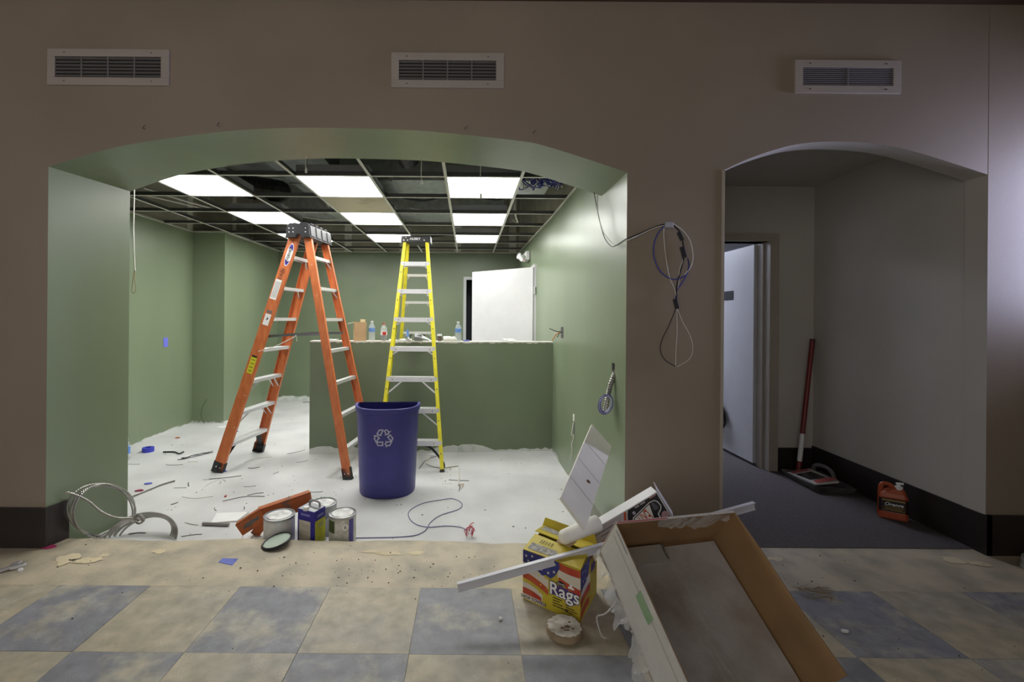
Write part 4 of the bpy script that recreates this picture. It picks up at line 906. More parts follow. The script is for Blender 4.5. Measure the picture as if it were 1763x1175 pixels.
# ---- group by the sill: paint cans, solvent can, steel bracket, note pad
TIN = mat('tin', (176, 178, 182), .3, metal=.7, var=.06)
def paint_can(p, r, h, label, bodym, lidm):
    t = thing('paint_can', label, 'can', p)
    MB().lathe([(0, 0), (r * .98, 0), (r, .006), (r, h - .012), (r * 1.025, h - .010), (r * 1.025, h), (r * .95, h + .001), (r * .93, h - .006), (r * .82, h - .007), (r * .80, h - .003)], 36, p).build('can_body', TIN, t, smooth=True)
    MB().lathe([(0, h - .0028), (r * .80, h - .0028), (r * .79, h - .001), (0, h - .001)], 30, p).build('lid', lidm, t)
    MB().lathe([(r * 1.004, .012), (r * 1.004, h - .018)], 36, p).build('paper_label', bodym, t, smooth=True)
    return t
def canpos(u, vtop, Y, h): q = W(u, vtop, Y); return Vector((q.x, Y, GZ))
PWH = mat('dried_white_paint', (236, 236, 234), .5, rgb2=(198, 198, 196), scale=14, lo=.45, hi=.6)
LABG = mat('grey_white_label', (206, 206, 204), .5, var=.06, scale=30); LABL = mat('mottled_label', (186, 184, 174), .5, rgb2=(210, 210, 204), scale=25)
p1 = canpos(481, 900, 2.925, .19); c1 = paint_can(p1, .094, .172, 'dented pale paint can under the rusty steel bracket', LABG, PWH)
p2 = canpos(590, 895, 2.92, .19); c2 = paint_can(p2, .084, .19, 'paint can with blue and grey printed label nearest the bin', LABL, PWH)
for (a0, a1, z0, z1, nm, m) in ((math.radians(205), math.radians(250), .09, .165, 'green_print', mat('dark_green_print', (70, 82, 48), .5)), (math.radians(312), math.radians(336), .012, .172, 'blue_print', mat('violet_print', (84, 80, 160), .5))):
    MB().lathe([(.0850, z0), (.0850, z1)], 6, p2, a0=a0, a1=a1).build(nm, m, c2, smooth=True)
aa = math.radians(296); nrm = Vector((math.cos(aa), math.sin(aa), 0)); tx = Vector((-nrm.y, nrm.x, 0)); cc = p2 + nrm * .0856 + Z3 * .128
mb = MB(); mb.poly([cc + tx * math.cos(q * .3927) * .021 + Z3 * math.sin(q * .3927) * .021 for q in range(16)]); rd = mb.build('round_badge', PAPER, c2)
text_part('lettering', '6', .034, INK, rd, cc, tx, Z3, lift=.0008)
p3 = canpos(556, 880, 3.12, .19); c3 = paint_can(p3, .09, .172, 'white paint can with green drips behind the square solvent can', LABG, PWH)
for k in range(3):
    q = 1.2 + k * .5; MB().lathe([(.0925, .174), (.074, .1755)], 3, p3, a0=q, a1=q + .3).build('paint_drip', mat('green_drip', (122, 156, 126), .4), c3)
mb = MB(); mb.lathe([(0, .004), (.088, .004), (.09, 0), (.092, .008), (.088, .009), (0, .008)], 30, W(560, 905, 3.03) + Vector((.070, -.005, -.02)), (.45, -.85, .25)); single(mb, 'can_lid', TIN, 'round metal lid propped upright behind square solvent can', 'lid', smooth=True)
# square solvent can
cL, cF, cR = W(512, 928, 2.90), W(541, 928, 2.84), W(560, 928, 2.94)
for q in (cL, cF, cR): q.z = GZ
cB = cL + cR - cF; SH = .222
t = thing('solvent_can', 'square metal solvent can in blue, white and yellow with grey handle', 'can', (cL + cR) / 2)
up_ = Z3 * SH; BLUEC = mat('deep_blue_print', (52, 44, 150), .35, var=.05); YELC = mat('lime_yellow_print', (204, 206, 48), .4, rgb2=(186, 184, 60), scale=20)
MB().loft([cL, cF, cR, cB], [q + up_ for q in (cL, cF, cR, cB)]).build('can_body', BLUEC, t, bevel=.004)
def facequad(nm, P0, P1, s0, s1, t0, t1, m, par, lift=.0012):
    n_ = (P1 - P0).cross(Z3).normalized(); n_ = n_ if n_.y < 0 else -n_
    q = [P0 + (P1 - P0) * s + Z3 * SH * tt + n_ * lift for s, tt in ((s0, t0), (s1, t0), (s1, t1), (s0, t1))]; return MB().poly(q).build(nm, m, par)
MB().poly([q + up_ + Z3 * .001 + ((cL + cR) / 2 - q) * .04 for q in (cL, cF, cR, cB)]).build('top_plate', TIN, t)
facequad('white_panel', cL, cF, .1, .78, .02, .70, mat('label_cream', (214, 208, 190), .5, rgb2=(186, 180, 166), scale=40, stretch=(.3, .3, 6)), t)
facequad('lettering_band', cL, cF, .2, .75, .84, .90, mat('pale_blue_print', (130, 128, 196), .5), t)
facequad('yellow_panel', cF, cR, .06, .98, .02, .72, YELC, t); facequad('lettering_band', cF, cR, .25, .8, .80, .87, MATS['pale_blue_print'], t)
facequad('print_bar', cF, cR, .4, .8, .50, .62, mat('grey_print', (170, 172, 120), .5), t, .002)
ctop = (cL + cR) / 2 + up_; ha = (cF - cL).normalized(); hb_ = (cR - cF).normalized()
MB().lathe([(0, .022), (.017, .021), (.018, .002), (.020, 0), (0, 0)], 16, ctop - hb_ * .05 + Z3 * .002 + ha * .0).build('screw_cap', WHITEPL, t, smooth=True)
hm = ctop + hb_ * .03; MB().tube(spline([hm - ha * .042, hm - ha * .04 + Z3 * .022, hm - ha * .02 + Z3 * .03, hm + ha * .02 + Z3 * .03, hm + ha * .04 + Z3 * .022, hm + ha * .042], 6), .007, 8).build('handle', mat('grey_handle', (150, 144, 150), .4), t, smooth=True)
# rusty folded steel bracket (two arms of an angle section)
RUST = mat('rusty_orange_steel', (176, 92, 44), .6, rgb2=(112, 84, 68), scale=11, lo=.56, hi=.66, bump=.2)
k0, k1, k2 = W(405, 905, 2.93), W(447, 878, 2.97), W(535, 848, 3.16)
t = thing('steel_bracket', 'bent rusty orange steel angle resting on the pale paint can', 'bracket', Vector((k1.x, k1.y, GZ)))
def arm(a, b, h, nm):
    dirv = (b - a).normalized(); nf = dirv.cross(Z3).normalized(); nf = nf if nf.y < 0 else -nf; dn = dirv.cross(nf).normalized(); dn = dn if dn.z < 0 else -dn
    MB().loft([a, b, b + dn * h, a + dn * h], [q - nf * .005 for q in (a, b, b + dn * h, a + dn * h)]).build(nm, RUST, t)
    MB().loft([a, b, b - nf * .05, a - nf * .05], [q + dn * .005 for q in (a, b, b - nf * .05, a - nf * .05)]).build('flange', RUST, t)
arm(k0, k1, .085, 'arm'); arm(k1, k2, .105, 'arm')
c = (k0 + k1) / 2; dirv = (k1 - k0).normalized(); nf = dirv.cross(Z3).normalized(); nf = nf if nf.y < 0 else -nf; dn = dirv.cross(nf).normalized(); dn = dn if dn.z < 0 else -dn
MB().poly([c - dirv * .06 + dn * .055 + nf * .001, c + dirv * .05 + dn * .05 + nf * .001, c + dirv * .06 + dn * .03 + nf * .001, c - dirv * .03 + dn * .028 + nf * .001]).build('scraped_patch', mat('scraped_grey', (92, 92, 92), .6, var=.2, scale=40), t)
# support leg of the bracket behind
MB().bar(W(455, 898, 3.0), Vector((W(438, 920, 3.0).x, 3.0, GZ)), X3, .06, .006).build('leg', RUST, t)
# note pad
n0, n1, n2, n3 = Fl(363, 903, GZ), Fl(395, 903, GZ), Fl(428, 884, GZ), Fl(373, 886, GZ)
t = thing('notepad', 'white note pad lying open on concrete left of the cans', 'notepad', (n0 + n2) / 2)
q = [n0, Fl(408, 899, GZ), n2, n3]; MB().loft([p + Z3 * .001 for p in q], [p + Z3 * .010 for p in q]).build('pages', PAPER, t)
MB().tube([Fl(349, 905, GZ) + Z3 * .012, Fl(394, 907, GZ) + Z3 * .012], .011, 10).build('binding', mat('grey_binding', (150, 146, 146), .4, metal=.5), t, smooth=True)

# ---- armoured cable coils by the left jamb
t = thing('cable_coil', 'upright coil of armoured steel cable against the left green jamb', 'cable', Vector((W(175, 920, 2.98).x, 2.98, GZ)))
rc = random.Random(6)
def flexloop(c, rx_, rz_, yo, ph, tilt, n=150, turns=1.0, a0=0):
    P_ = []
    for k in range(n + 1):
        q = a0 + 2 * math.pi * turns * k / n; P_.append(c + Vector((math.cos(q) * rx_, yo + math.sin(q + ph) * tilt, math.sin(q) * rz_)))
    return P_
c = W(174, 880, 2.99); kk = 2.99 / FPX
def jambY(u):
    k = (u - CU) / FPX; return (XL1 - .19 * YF) / (k - .19)
def jloop(uc, vc, a, b_, off, ph):
    P_ = []
    for k in range(151):
        q = 2 * math.pi * k / 150; u = uc + a * math.cos(q) + 2 * math.sin(2 * q + ph); v = vc - b_ * math.sin(q)
        Y = jambY(u) - .03 - off + .008 * math.sin(q * 2 + ph); p = W(u, v, Y); zmin = (GZ if Y > 2.84 else .004) + .009
        p.z = max(p.z, zmin); P_.append(p)
    return P_
for i, (a, b_, yo) in enumerate(((58, 46, 0), (55, 43, .02), (51, 47, .035))):
    MB().tube(jloop(174 + 2 * i, 879 + i, a, b_, yo, i * 1.7), .0068, 7, rings=.8, caps=False).build('cable_loop', FLEX, t)
MB().tube(spline([W(112, 851, 2.745), W(120, 849, 2.74), W(150, 862, 2.80), W(175, 882, 2.84), W(200, 892, 2.85), W(225, 893, 2.87), W(240, 897, 2.88)], 22), .0066, 7, rings=.8).build('cable_end', FLEX, t)
MB().tube(spline([Fl(226, 858, GZ) + Z3 * .01, Fl(255, 846, GZ) + Z3 * .009, Fl(280, 836, GZ) + Z3 * .009, Fl(301, 830, GZ) + Z3 * .009], 20), .0075, 7, rings=.8).build('cable_end', FLEX, t)
t = thing('cable_coil', 'smaller flat coil of armoured cable knotted beside the upright coil', 'cable', Vector((W(245, 920, 2.93).x, 2.93, GZ)))
c = W(243, 926, 2.93); kk = 2.93 / FPX
for i, (a, b_) in enumerate(((61, 34), (56, 30), (50, 26), (44, 22))):
    MB().tube([p for p in flexloop(Vector((c.x, 2.92, GZ + .008)), a * kk, b_ * kk, .015 * i, 0, .10, 90, .5)], .0066, 7, rings=.8).build('cable_loop', FLEX, t)
for i in range(3):
    MB().tube(spline([W(186 + 5 * i, 922, 2.9), W(198 + 4 * i, 906, 2.9), W(215 + 3 * i, 897, 2.9), W(236, 893 + 2 * i, 2.9)], 16), .0066, 7, rings=.8).build('cable_loop', FLEX, t)
mb = MB(); mb.tube(spline([W(232, 892, 2.88), W(240, 886, 2.87), W(248, 895, 2.87), W(240, 902, 2.87), W(232, 897, 2.88), W(238, 890, 2.87), W(246, 899, 2.87)], 8), .006, 7); mb.build('tie_knot', FLEX, t, smooth=True)

# ---- small items on the concrete floor
p = Fl(255, 778, GZ); single(MB().lathe([(.028, 0), (.055, 0), (.055, .045), (.028, .045), (.028, 0)], 24, p), 'tape_roll', mat('blue_masking_tape', (66, 74, 196), .6, var=.06), 'roll of blue masking tape on floor by left wall', 'tape', smooth=True)
q0, q1 = Fl(231, 781, GZ), Fl(246, 775, GZ); single(MB().add([q0 + Z3 * .002, q0 + Vector((.02, -.03, .002)), q1 + Vector((.02, -.03, .006)), q1 + Z3 * .006], [(0, 1, 2, 3)]), 'paper_scrap', PAPER, 'small pale paper strip between jamb and blue tape roll', 'paper')
bb = bottle(Fl(217.5, 792, GZ) + Vector((0, .0, 0)), .215, .033, 'water bottle half hidden behind the left jamb', BLUEL, WHITEPL, None, .3, .62)
p = W(285, 590, 5.0); y_ = XW / (W(285, 590, 1).x); p = W(285, 590, y_); single(MB().box((XW - .001, y_ - .04, p.z - .055), (XW + .004, y_ + .04, p.z + .06)), 'tape_patch', mat('blue_tape_patch', (112, 118, 222), .6), 'strip of blue masking tape stuck on left green wall', 'tape')
WIRES = [([(276, 780), (310, 778)], .012, 'dark bent rubber strip on floor left of orange ladder', 'rubber_strip', BLACKW), ([(310, 791), (338, 784), (364, 780)], .013, 'bundle of dark twisted wire left of the orange ladder foot', 'wire_bundle', BLACKW)]
t0_ = MB().tube(spline([Fl(281, 780, GZ) + Z3 * .008, Fl(300, 780, GZ) + Z3 * .008, Fl(308, 783, GZ) + Z3 * .008, Fl(316, 780, GZ) + Z3 * .01], 6), .008, 6); single(t0_, 'rubber_strip', BLACKW, 'dark bent rubber strip on floor left of orange ladder', 'strip', smooth=True)
t = thing('wire_bundle', 'bundle of dark twisted wires left of the orange ladder foot', 'wire', Fl(338, 786, GZ)); rw = random.Random(4)
for i in range(6):
    P_ = [Fl(310 + 55 * k / 6, 792 - 12 * k / 6, GZ) + Vector((rw.uniform(-.015, .015), rw.uniform(-.025, .025), .006 + rw.random() * .01)) for k in range(7)]
    MB().tube(spline(P_, 4), .004, 5).build('wire_strand', BLACKW if i % 2 else RIVET, t, smooth=True)
scr = random.Random(12)
def scrap(u, v, L_, ang, m, lb, r=.003, bend=.2):
    p = Fl(u, v, GZ) + Z3 * (r + .0005); d_ = Vector((math.cos(ang), math.sin(ang), 0)); n_ = Vector((-d_.y, d_.x, 0))
    single(MB().tube(spline([p - d_ * L_ / 2, p + n_ * L_ * bend * scr.uniform(-1, 1), p + d_ * L_ / 2], 5), r, 5), 'wire_scrap', m, lb, 'wire', 'wire offcuts on the concrete floor', smooth=True)
GREYW = mat('grey_wire', (96, 96, 98), .5)
LSC = [(332, 796, .10, 0), (230, 800, .12, .0), (300, 801, .16, .05), (445, 792, .26, .75), (437, 806, .10, .3), (510, 779, .20, .8), (520, 795, .12, .6), (365, 826, .14, .3), (388, 823, .26, .35), (378, 832, .07, -1.2), (385, 829, .07, -.8), (340, 856, .24, .05), (310, 841, .10, .1), (420, 860, .30, .35), (440, 852, .12, .5), (330, 903, .12, -.3), (330, 923, .12, .3), (236, 920, .10, .2), (371, 878, .06, -.9), (325, 835, .10, -1.0), (430, 838, .1, .2), (545, 848, .10, .1), (475, 815, .07, 1.2), (505, 722, .12, .1), (790, 828, .18, -.1), (770, 834, .09, 0), (300, 868, .05, 1.0), (420, 876, .05, 2)]
MARKS = [('the left jamb', 222, 800), ('the orange ladder front foot', 372, 815), ('the orange ladder far foot', 447, 778), ('the note pad', 390, 890), ('the small cable coil', 270, 915), ('the rusty steel bracket', 470, 870), ('the half wall end', 533, 785), ('the orange ladder rear foot', 598, 827), ('the yellow ladder foot', 766, 812)]
seen_l = {}
for (u, v, L_, an) in LSC:
    m_, cn = scr.choice(((BLACKW, 'black'), (GREYW, 'grey'), (GREYW, 'grey'), (WHITEW, 'white')))
    mk_ = min(MARKS, key=lambda q: (q[1] - u) ** 2 + ((q[2] - v) * 2) ** 2)
    side = ('left of' if u < mk_[1] else 'right of') if abs(u - mk_[1]) > 2 * abs(v - mk_[2]) else ('behind' if v < mk_[2] else 'in front of')
    sz = 'tiny' if L_ < .08 else 'short' if L_ < .15 else 'long'
    while '%s %s wire offcut on concrete %s %s' % (sz, cn, side, mk_[0]) in seen_l: m_, cn = {'white': (GREYW, 'grey'), 'grey': (BLACKW, 'black'), 'black': (WHITEW, 'white')}[cn]
    lb_ = '%s %s wire offcut on concrete %s %s' % (sz, cn, side, mk_[0])
    seen_l[lb_] = 1
    scrap(u, v, L_, an, m_, lb_, scr.choice((.0016, .0022, .0028)))
single(MB().tube(spline([Fl(348, 845, GZ) + Z3 * .004, Fl(353, 838, GZ) + Z3 * .004, Fl(366, 831, GZ) + Z3 * .004, Fl(376, 827, GZ) + Z3 * .004], 6), .004, 6), 'white_wire', WHITEW, 'curved white wire offcut in front of the orange ladder foot', 'wire', smooth=True)
single(MB().tube(spline([Fl(u, v, GZ) + Z3 * .004 for u, v in ((566, 928), (690, 926), (728, 918), (742, 900), (760, 888), (790, 878), (795, 868), (780, 860), (760, 862), (728, 868), (706, 880), (704, 892), (716, 904), (738, 909), (770, 907), (795, 910), (805, 916))], 8), .003, 5), 'thin_cord', mat('blue_grey_cord', (120, 116, 160), .6), 'thin blue-grey cord looping across concrete right of the bin', 'cord', smooth=True)
t = thing('white_cable', 'white cable with bared end curling around yellow ladder foot', 'cable', Fl(780, 805, GZ))
MB().tube(spline([Fl(u, v, GZ) + Z3 * .007 for u, v in ((740, 790), (733, 796), (738, 802), (760, 807), (785, 804), (790, 806), (790, 836))], 8), .0065, 7).build('cable_sheath', WHITEW, t, smooth=True)
for k in range(3): MB().tube(spline([Fl(789, 837, GZ) + Z3 * .006, Fl(792 + 3 * k, 842 - 2 * k, GZ) + Z3 * .02, Fl(790 + 3 * k, 848 - 4 * k, GZ) + Z3 * .008], 5), .003, 5).build('bare_core', (BLACKW, WHITEW, mat('copper', (170, 120, 70), .4, metal=.6))[k], t, smooth=True)
single(MB().tube(spline([Fl(722, 808, GZ) + Z3 * .004, Fl(735, 792, GZ) + Z3 * .004, Fl(760, 785, GZ) + Z3 * .004], 6), .003, 5), 'thin_cord', GREYW, 'thin grey cord trailing behind the bin toward yellow ladder', 'cord', smooth=True)
p = Fl(748, 786, GZ); single(MB().box((p.x - .045, p.y - .02, GZ), (p.x + .045, p.y + .04, GZ + .02)), 'white_block', WHITEPL, 'small white block under the yellow ladder bottom step', 'block', bevel=.002)
def flake(u, v, L_, w, ang, m, name, lb, cat, z=GZ, seed=0):
    r_ = random.Random(seed); p = Fl(u, v, z); d_ = Vector((math.cos(ang), math.sin(ang), 0)); n_ = Vector((-d_.y, d_.x, 0)); mb = MB(); k = 8
    top_ = [p + d_ * math.cos(q * .785) * L_ / 2 * r_.uniform(.75, 1.1) + n_ * math.sin(q * .785) * w / 2 * r_.uniform(.75, 1.1) + Z3 * (.006 + r_.random() * .006) for q in range(k)]
    bot = [Vector((q.x, q.y, z + .001)) for q in top_]; mb.loft(bot, top_); return single(mb, name, m, lb, cat)
PINK = mat('magenta_plastic', (170, 44, 96), .35); BLUET = mat('blue_tape_scrap', (112, 118, 210), .6, var=.05)
flake(85, 944, .085, .045, .2, PINK, 'plastic_scrap', 'magenta plastic scrap in front of left baseboard', 'scrap', 0, 3)
flake(240, 846, .075, .035, .2, PINK, 'plastic_scrap', 'red plastic scrap behind the upright cable coil', 'scrap', GZ, 4)
flake(388, 856, .02, .018, 0, REDL, 'plastic_scrap', 'tiny red scrap on the concrete behind note pad', 'scrap', GZ, 5)
flake(255, 834, .06, .04, .4, BLUET, 'tape_scrap', 'small blue tape scrap on concrete behind cable coil', 'tape', GZ, 6)
flake(385, 813, .06, .04, .6, BLUET, 'tape_scrap', 'blue tape scrap beside the orange ladder front foot', 'tape', GZ, 7)
flake(383, 736, .16, .10, .2, PAPER, 'paper_scrap', 'white paper sheet on floor behind the orange ladder', 'paper', GZ, 8)
flake(407, 744, .05, .03, 1.2, PURP, 'plastic_scrap', 'small purple scrap under orange ladder bottom step', 'scrap', GZ, 9)
flake(306, 755, .05, .03, .3, RUST, 'plastic_scrap', 'small brown scrap near the left green wall', 'scrap', GZ, 10)
flake(527, 693, .14, .08, .3, mat('grey_scrap', (150, 152, 154), .4), 'metal_scrap', 'grey metal scrap at far left corner of half wall', 'scrap', GZ, 11)
flake(504, 723, .05, .03, .9, WHITEW, 'paper_scrap', 'small white scrap on floor left of the half wall', 'paper', GZ, 12)
t = thing('wire_ties', 'little heap of pink plastic ties at the sill edge', 'ties', Fl(808, 922, GZ)); rw = random.Random(9)
for k in range(9):
    p = Fl(806, 921, GZ) + Vector((rw.uniform(-.02, .03), rw.uniform(-.04, .04), 0)); MB().tube(spline([p + Z3 * .004, p + Vector((rw.uniform(-.02, .03), 0, .05)), p + Vector((rw.uniform(-.03, .05), rw.uniform(-.02, .02), .03 + .05 * rw.random()))], 4), .0028, 5).build('tie', (mat('pink_tie', (196, 120, 140), .5), REDL)[k % 2], t, smooth=True)
# wire out of the pilaster
o_ = W(356, 688, YP - .003); single(MB().tube(spline([o_, W(349, 700, YP - .02), W(346, 715, YP - .02), W(352, 730, YP - .03)], 6), .005, 6), 'wire_tail', mat('green_wire', (92, 110, 80), .5), 'thin dark wire tail hanging low on green pilaster', 'wire', smooth=True)

# ================================================================== FOREGROUND
# round lid on the sill
p = W(477, 941, 2.735); ax_ = Vector((-.20, -.10, 1)).normalized(); p.z = .022
t = thing('round_lid', 'round pale green lid with black rim lying on sill edge', 'lid', Vector((p.x, p.y, 0)))
MB().lathe([(0, 0), (.078, 0), (.078, .004), (0, .004)], 32, p, ax_).build('disc', mat('pale_green_disc', (178, 192, 178), .5, var=.05), t, smooth=True)
MB().lathe([(.076, -.004), (.087, -.003), (.088, .006), (.083, .011), (.077, .009), (.076, -.004)], 32, p, ax_).build('rim', BLACKP, t, smooth=True)
q = [Fl(376, 970), Fl(383, 963), Fl(410, 964), Fl(400, 975)]; q = [Vector((v.x, v.y, .0025)) for v in q]
single(MB().loft(q, [v + Z3 * .003 for v in q]), 'tape_scrap', mat('blue_tape_square', (104, 116, 196), .65, var=.05), 'square of blue masking tape on tan floor strip', 'tape')
# chrome adjustable wrench
t = thing('adjustable_wrench', 'chrome adjustable wrench lying at left edge of floor', 'wrench', Fl(5, 990))
w0, w1 = Fl(-40, 1000) + Z3 * .012, Fl(18, 982) + Z3 * .014; wd = (w1 - w0).normalized(); wn = Vector((-wd.y, wd.x, 0))
MB().loft([w0 - wn * .012 - Z3 * .006, w0 + wn * .012 - Z3 * .006, w0 + wn * .012 + Z3 * .006, w0 - wn * .012 + Z3 * .006], [w1 - wn * .010 - Z3 * .007, w1 + wn * .010 - Z3 * .007, w1 + wn * .010 + Z3 * .007, w1 - wn * .010 + Z3 * .007]).build('handle', CHROME, t, bevel=.003)
hd_ = [w1 + wd * x + wn * y for x, y in ((-.005, -.016), (.02, -.026), (.05, -.022), (.062, -.012), (.03, -.006), (.028, .006), (.034, .018), (.05, .03), (.03, .034), (.0, .02))]
MB().loft([q - Z3 * .008 for q in hd_], [q + Z3 * .008 for q in hd_]).build('fixed_jaw', CHROME, t, bevel=.002)
mj = [w1 + wd * x + wn * y for x, y in ((.03, -.004), (.062, -.010), (.064, .002), (.034, .006))]
MB().loft([q - Z3 * .006 for q in mj], [q + Z3 * .006 for q in mj]).build('moving_jaw', CHROME, t, bevel=.002)
MB().lathe([(0, -.009), (.007, -.008), (.007, .008), (0, .009)], 10, w1 + wd * .018, wd).build('worm_screw', RIVET, t)
p = Fl(35, 984); single(MB().lathe([(0, .016), (.010, .014), (.012, .006), (.010, 0), (0, 0)], 14, p), 'white_stopper', WHITEPL, 'small white stopper beside the chrome wrench jaw', 'stopper', smooth=True)

# box of rags
L0, F0, R0 = Vector((.2785, 2.227, 0)), Vector((.515, 2.047, 0)), Vector((.654, 2.279, 0)); B0 = L0 + R0 - F0; RH = .243
t = thing('rag_box', 'torn box of rags printed with stars and stripes', 'box', (L0 + R0) / 2)
RYEL = mat('rag_box_yellow', (204, 186, 46), .5, rgb2=(188, 168, 52), scale=6); RBLUE = mat('rag_box_blue', (50, 54, 122), .5, var=.1); RRED = mat('rag_box_red', (176, 54, 40), .5, rgb2=(190, 84, 44), scale=12); RWHT = mat('rag_box_white', (214, 206, 190), .5, var=.04); SILV = mat('worn_silver', (176, 174, 166), .6, rgb2=(130, 128, 120), scale=60)
n1_ = (F0 - L0).cross(Z3).normalized(); n1_ = n1_ if n1_.y < 0 else -n1_
n2_ = (R0 - F0).cross(Z3).normalized(); n2_ = n2_ if n2_.x > 0 else -n2_
def wallp(nm, A, B_, m, out): return MB().loft([A + Z3 * .001, B_ + Z3 * .001, B_ + Z3 * RH, A + Z3 * RH], [q - out * .004 for q in (A + Z3 * .001, B_ + Z3 * .001, B_ + Z3 * RH, A + Z3 * RH)]).build(nm, m, t)
fL = wallp('front_panel', L0, F0, RYEL, n1_); fR = wallp('side_panel', F0, R0, RYEL, n2_); wallp('back_panel', B0, R0, RYEL, -n1_); wallp('side_panel', B0, L0, RYEL, -n2_)
MB().poly([L0 + Z3 * .003, F0 + Z3 * .003, R0 + Z3 * .003, B0 + Z3 * .003]).build('base_panel', KRAFT, t)
def art(face, pts, m, nm, lift):
    A, B_, n_ = (L0, F0, n1_) if face is fL else (F0, R0, n2_)
    return MB().poly([A + (B_ - A) * s + Z3 * (.003 + (RH - .004) * tt) + n_ * lift for s, tt in pts]).build(nm, m, face)
def fpt(face, s, tt, lift):
    A, B_, n_ = (L0, F0, n1_) if face is fL else (F0, R0, n2_); return A + (B_ - A) * s + Z3 * (.003 + (RH - .004) * tt) + n_ * lift
def wave(face, y0, y1, s0, s1, amp, m, nm, lift, slope=0):
    N_ = 12; A = [(s0 + (s1 - s0) * i / N_, y0 + amp * math.sin(i / N_ * 3.0) + slope * i / N_) for i in range(N_ + 1)]; B_ = [(s0 + (s1 - s0) * i / N_, y1 + amp * math.sin(i / N_ * 3.0) + slope * i / N_) for i in range(N_, -1, -1)]
    return art(face, A + B_, m, nm, lift)
wave(fL, .45, .74, 0, .46, .03, RWHT, 'white_stripe', .0006, -.17); wave(fL, .44, .57, 0, .46, .03, RRED, 'red_stripe', .0010, -.17)
wave(fL, .12, .36, 0, .36, .03, RWHT, 'white_stripe', .0006, -.12); wave(fL, .12, .245, 0, .34, .03, RRED, 'red_stripe', .0010, -.08)
wave(fL, .70, 1.0, .62, 1.0, -.02, RWHT, 'white_stripe', .0006, -.10); wave(fL, .86, 1.0, .62, 1.0, -.02, RRED, 'red_stripe', .0010, -.02); wave(fL, .60, .72, .64, 1.0, -.02, RRED, 'red_stripe', .0010, -.10)
art(fL, [(0, 1), (.64, 1), (.66, .9), (.62, .80), (.57, .70), (.5, .62), (.42, .66), (.35, .62), (.28, .68), (.21, .66), (.12, .74), (0, .76)], RBLUE, 'blue_field', .0014)
def star(face, s, tt, r_, m, lift):
    A, B_, n_ = (L0, F0, n1_) if face is fL else (F0, R0, n2_); e = (B_ - A).normalized(); c = fpt(face, s, tt, lift)
    MB().poly([c + e * math.sin(k * math.pi / 5) * (r_ if k % 2 == 0 else r_ * .42) + Z3 * math.cos(k * math.pi / 5) * (r_ if k % 2 == 0 else r_ * .42) for k in range(10)]).build('star', m, face)
for s, tt in ((.06, .90), (.17, .93), (.28, .88), (.39, .84), (.48, .9), (.57, .93), (.34, .74), (.46, .72), (.56, .78), (.22, .79), (.1, .81)): star(fL, s, tt, .0085, RWHT, .002)
for s, tt in ((.30, .60), (.40, .58), (.50, .55), (.62, .64), (.33, .43), (.44, .40), (.74, .58), (.82, .50), (.30, .26), (.38, .22)): star(fL, s, tt, .006, mat('star_yellow', (222, 200, 60), .5), .002)
art(fL, [(0, .02), (.40, .02), (.40, .075), (.30, .11), (0, .125)], RWHT, 'white_band', .0016)
e1_ = (F0 - L0).normalized()
text_part('lettering', 'SHOP TOWELS', .0205, mat('navy_ink', (40, 34, 86), .5), fL, fpt(fL, .20, .062, .0018), e1_, Z3, bold=.0004)
art(fL, [(.54, .34), (.93, .30), (.93, .52), (.80, .52), (.80, .545), (.54, .545)], mat('rag_purple', (86, 60, 130), .5), 'letter_shadow', .0016)
text_part('lettering_outline', 'Rags', .083, MATS['navy_ink'], fL, fpt(fL, .735, .445, .0020), e1_, Z3, bold=.0042)
text_part('lettering', 'Rags', .083, PAPER, fL, fpt(fL, .735, .445, .0024), e1_, Z3, bold=.0012)
c = fpt(fL, .68, .60, .0020); ov = MB().poly([c + e1_ * math.cos(k * .3927) * .023 + Z3 * math.sin(k * .3927) * .0115 for k in range(16)]).build('brand_oval', INK, fL)
text_part('brand_lettering', 'Scott', .017, PAPER, fL, fpt(fL, .68, .60, .0022), e1_, Z3, shear=.2)
art(fL, [(.80, .57), (.90, .57), (.90, .60), (.86, .62), (.88, .66), (.82, .66), (.83, .62), (.80, .60)], PAPER, 'white_mark', .0020)
for k in range(4): art(fL, [(.54, .29 - k * .05), (.54 + (.16, .12, .17, .26)[k], .29 - k * .05), (.54 + (.16, .12, .17, .26)[k], .272 - k * .05), (.54, .272 - k * .05)], INK, 'print_line', .0016)
for k in range(4): art(fL, [(.76, .24 - k * .04), (.76 + (.06, .15, .19, .12)[k], .24 - k * .04), (.76 + (.06, .15, .19, .12)[k], .226 - k * .04), (.76, .226 - k * .04)], INK, 'print_line', .0016)
art(fR, [(0, 1), (.55, 1), (.50, .85), (.45, .72), (.3, .62), (.15, .60), (0, .56)], RBLUE, 'blue_field', .0014)
wave(fR, .40, .60, 0, .55, .02, RWHT, 'white_stripe', .0006, .05); wave(fR, .26, .42, 0, .55, .03, RRED, 'red_stripe', .0010, .06); wave(fR, .04, .18, 0, .5, .03, RRED, 'red_stripe', .0010, .05)
for s, tt in ((.1, .9), (.25, .85), (.38, .93), (.12, .72), (.28, .7)): star(fR, s, tt, .008, RWHT, .002)
art(fR, [(.6, .62), (.85, .62), (.85, .78), (.6, .78)], MATS['rag_purple'], 'print_block', .0016); art(fR, [(.55, .92), (1, .92), (1, 1), (.55, 1)], RRED, 'red_band', .0016)
